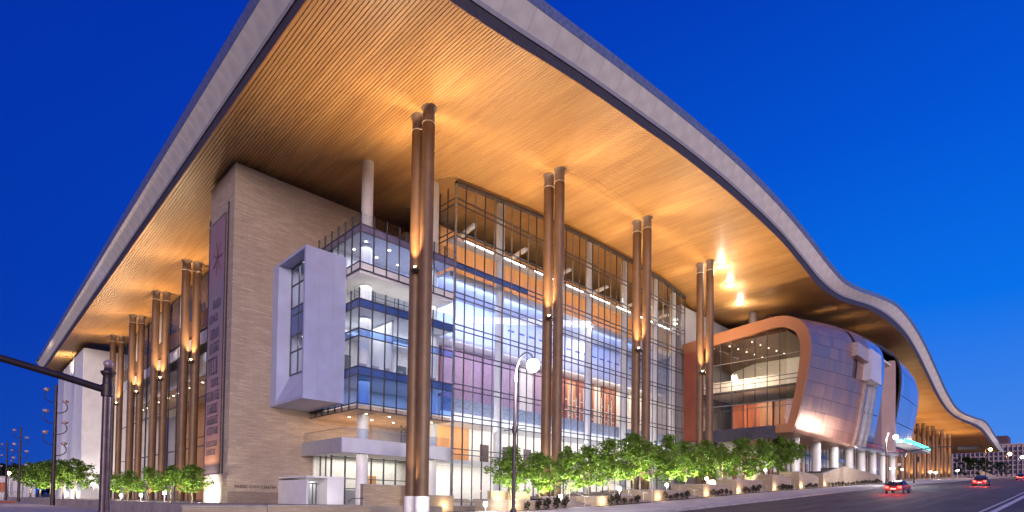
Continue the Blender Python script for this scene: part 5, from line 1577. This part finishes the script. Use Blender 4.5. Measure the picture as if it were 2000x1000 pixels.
DT = [(12.5, 292, 13.6, 'dark tree mass behind the warehouse, left one', 1.7), (21.5, 292, 13.2, 'dark tree mass behind the warehouse, middle one', 1.6), (30.5, 290, 12.6, 'dark tree mass behind the warehouse, right one near the mast', 1.5), (352, 42, 10.5, 'dark green tree under the far end of the wave roof, left one', 1.1), (372, 38, 10.0, 'dark green tree under the far end of the wave roof, middle one', 1.1), (398, 33, 8.0, 'dark green tree beyond the roof end, right one', 1.1)]
for i, (x, y, H, lb, w) in enumerate(DT):
    o = dk if i == 0 else copy_tree(dk)
    s = H / 7.5; o.location = (x, y, gz(x) - .3); o.scale = (s * w * 0.8, s * w * 0.8, s); o.rotation_euler.z = i * 1.3
    o['label'] = lb; o['group'] = 'dark trees far off'

# ------------------------------------------------------------------ far right: office block, lamps, low wall
t = thing('office_block', 'pale office block with a grid of windows beyond the end of the roof', 'building', (535, 50, 23))
obj('wall', MB().box(520, 560, 18, 76, 20, 45.8), plain('pale_masonry', (0.50, 0.38, 0.36), 0.8), t)
obj('penthouse', MB().box(524, 545, 40, 49, 45.803, 52), plain('dark_penthouse', (0.12, 0.07, 0.08), 0.7), t)
obj('cornice', MB().box(519.4, 560, 17.6, 76.4, 45.0, 45.79), plain('cornice_stone', (0.60, 0.46, 0.44), 0.8), t)
wme = MB().box(-0.15, 0.15, -0.75, 0.75, -1.2, 1.2).mesh('window'); wme.materials.append(plain('dark_window', (0.07, 0.07, 0.10), 0.2))
for r in range(6):
    for k in range(22):
        link('window', wme, None, t, (519.95, 20.5 + k * 2.55, 26.2 + r * 3.2))
for k in range(23):
    obj('pilaster', MB().box(519.5, 519.98, 18.95 + k * 2.55, 19.45 + k * 2.55, 20, 44.9), bpy.data.materials['cornice_stone'], t)
sodium(242, 24, gz(242), 19.9, 'glowing orange street lamp, left one of the far right lamps', 3500, r=0.5)
sodium(307, 24, gz(307), 22.9, 'glowing orange street lamp, middle one of the far right lamps', 3500, r=0.6)
sodium(367, 24, gz(367), 25.6, 'glowing white street lamp, right one of the far right lamps', 3500, 'lampwhite', (1, .97, .95), r=0.65)
rough_wall('low tapered stone wall under the end of the wave roof', 300, 352, 31, 31.6, gz(300) - 1.5, gz(326) + 1.6)
for x, y, h in ((152, 31.5, 3.4), (160, 31.5, 3.2), (205, 33, 2.6), (214, 33, 2.4), (262, 34, 3.0)):
    bollard(x, y, gz(x) + 0.15, h, 'bright lantern post %s' % {152: 'left of the pair right of the signal poles', 160: 'right of the pair right of the signal poles', 205: 'at the foot of the golden columns, left', 214: 'at the foot of the golden columns, middle', 262: 'at the foot of the golden columns, rightmost and brightest'}[x], 700, 0.42, 'lantern posts by the far wing')

# ------------------------------------------------------------------ cars driving away up the street
def car_proto():
    t = thing('car', 'x', 'car')
    # side outline along X (front to +X), lofted over the width with tumblehome
    L = 4.5
    body = [(-2.25, 0.38), (-2.28, 0.75), (-2.18, 0.95), (-1.2, 1.02), (1.0, 0.98), (1.9, 0.86), (2.22, 0.68), (2.25, 0.36)]
    roofl = [(-1.75, 0.98), (-1.15, 1.40), (-0.2, 1.47), (0.5, 1.40), (1.25, 0.96)]
    mb = MB()
    secs = []
    for yy, sh_ in ((-0.88, 0.0), (-0.80, 0.06), (0.80, 0.06), (0.88, 0.0)):
        secs.append([(x * (0.985 if sh_ == 0 else 1.0), yy, z - (0.05 if sh_ == 0 and z > .7 else 0)) for x, z in body])
    n_ = len(body); vs = [p for s in secs for p in s]
    fs = [(r * n_ + i, r * n_ + (i + 1) % n_, (r + 1) * n_ + (i + 1) % n_, (r + 1) * n_ + i) for r in range(3) for i in range(n_)]
    fs += [tuple(range(n_)), tuple(reversed(range(3 * n_, 4 * n_)))]
    mb.add(vs, fs)
    b_ = obj('body', mb, plain('car_paint', (0.05, 0.05, 0.06), 0.25, 0.4), t, recenter=False)
    cb_ = MB(); n_ = len(roofl)
    vs = [(x, s * (0.78 - 0.16 * (z - 0.96) / 0.5), z) for s in (-1, 1) for x, z in roofl]
    cb_.add(vs, [(i, i + 1, n_ + i + 1, n_ + i) for i in range(n_ - 1)] + [tuple(range(n_)), tuple(reversed(range(n_, 2 * n_)))])
    obj('cabin', cb_, bpy.data.materials['car_paint'], t, recenter=False)
    w = MB(); w.add([(-1.72, -.60, 1.02), (-1.72, .60, 1.02), (-1.21, .54, 1.36), (-1.21, -.54, 1.36)], [(0, 1, 2, 3)]); w.v = [(x - 0.03, y, z + 0.01) for x, y, z in w.v]
    obj('rear_window', w, M['black'], t, recenter=False)
    for s in (-1, 1):
        sw = MB(); sw.add([(-1.45, s * .775, 1.03), (1.0, s * .775, 1.03), (0.42, s * .66, 1.36), (-1.08, s * .66, 1.36)], [(0, 1, 2, 3)]); sw.v = [(x, y + s * 0.012, z) for x, y, z in sw.v]
        obj('side_window', sw, M['black'], t, recenter=False)
        obj('tail_light', MB().box(-2.30, -2.20, s * 0.62 - 0.17, s * 0.62 + 0.17, 0.72, 0.90), M['tail'], t, recenter=False)
        for xx in (-1.4, 1.42):
            wh = MB().tube([(xx, s * 0.70, 0.33), (xx, s * 0.90, 0.33)], 0.33, 16)
            o = obj('wheel', wh, M['black'], t, recenter=False)
            obj('rim', MB().tube([(xx, s * 0.895, 0.33), (xx, s * 0.915, 0.33)], 0.20, 10), M['steel'], o, recenter=False)
    obj('number_plate', MB().box(-2.30, -2.27, -.25, .25, .52, .66), M['white'], t, recenter=False)
    return t
cp_ = car_proto()
CARS = [(78, 15.6, 'dark car with lit red tail lamps, nearest of the cars driving up the street'), (112, 11.6, 'dark car with lit red tail lamps, second up the street'), (150, 15.6, 'dark car with lit red tail lamps, third up the street'), (185, 11.6, 'dark car with lit red tail lamps, fourth up the street'), (240, 15.2, 'dark car with lit red tail lamps, farthest up the street')]
for i, (x, y, lb) in enumerate(CARS):
    o = cp_ if i == 0 else copy_tree(cp_)
    o.location = (x, y, gz(x)); sl = (gz(x + 2) - gz(x - 2)) / 4
    o.rotation_euler = (0, -math.atan(sl), 0); o['label'] = lb; o['group'] = 'cars driving up the street'
    for s in (-1, 1):
        lamp('POINT', (x - 2.8, y + s * 0.62, gz(x - 2.8) + 0.7), 260, (1.0, 0.06, 0.04), size=0.1)
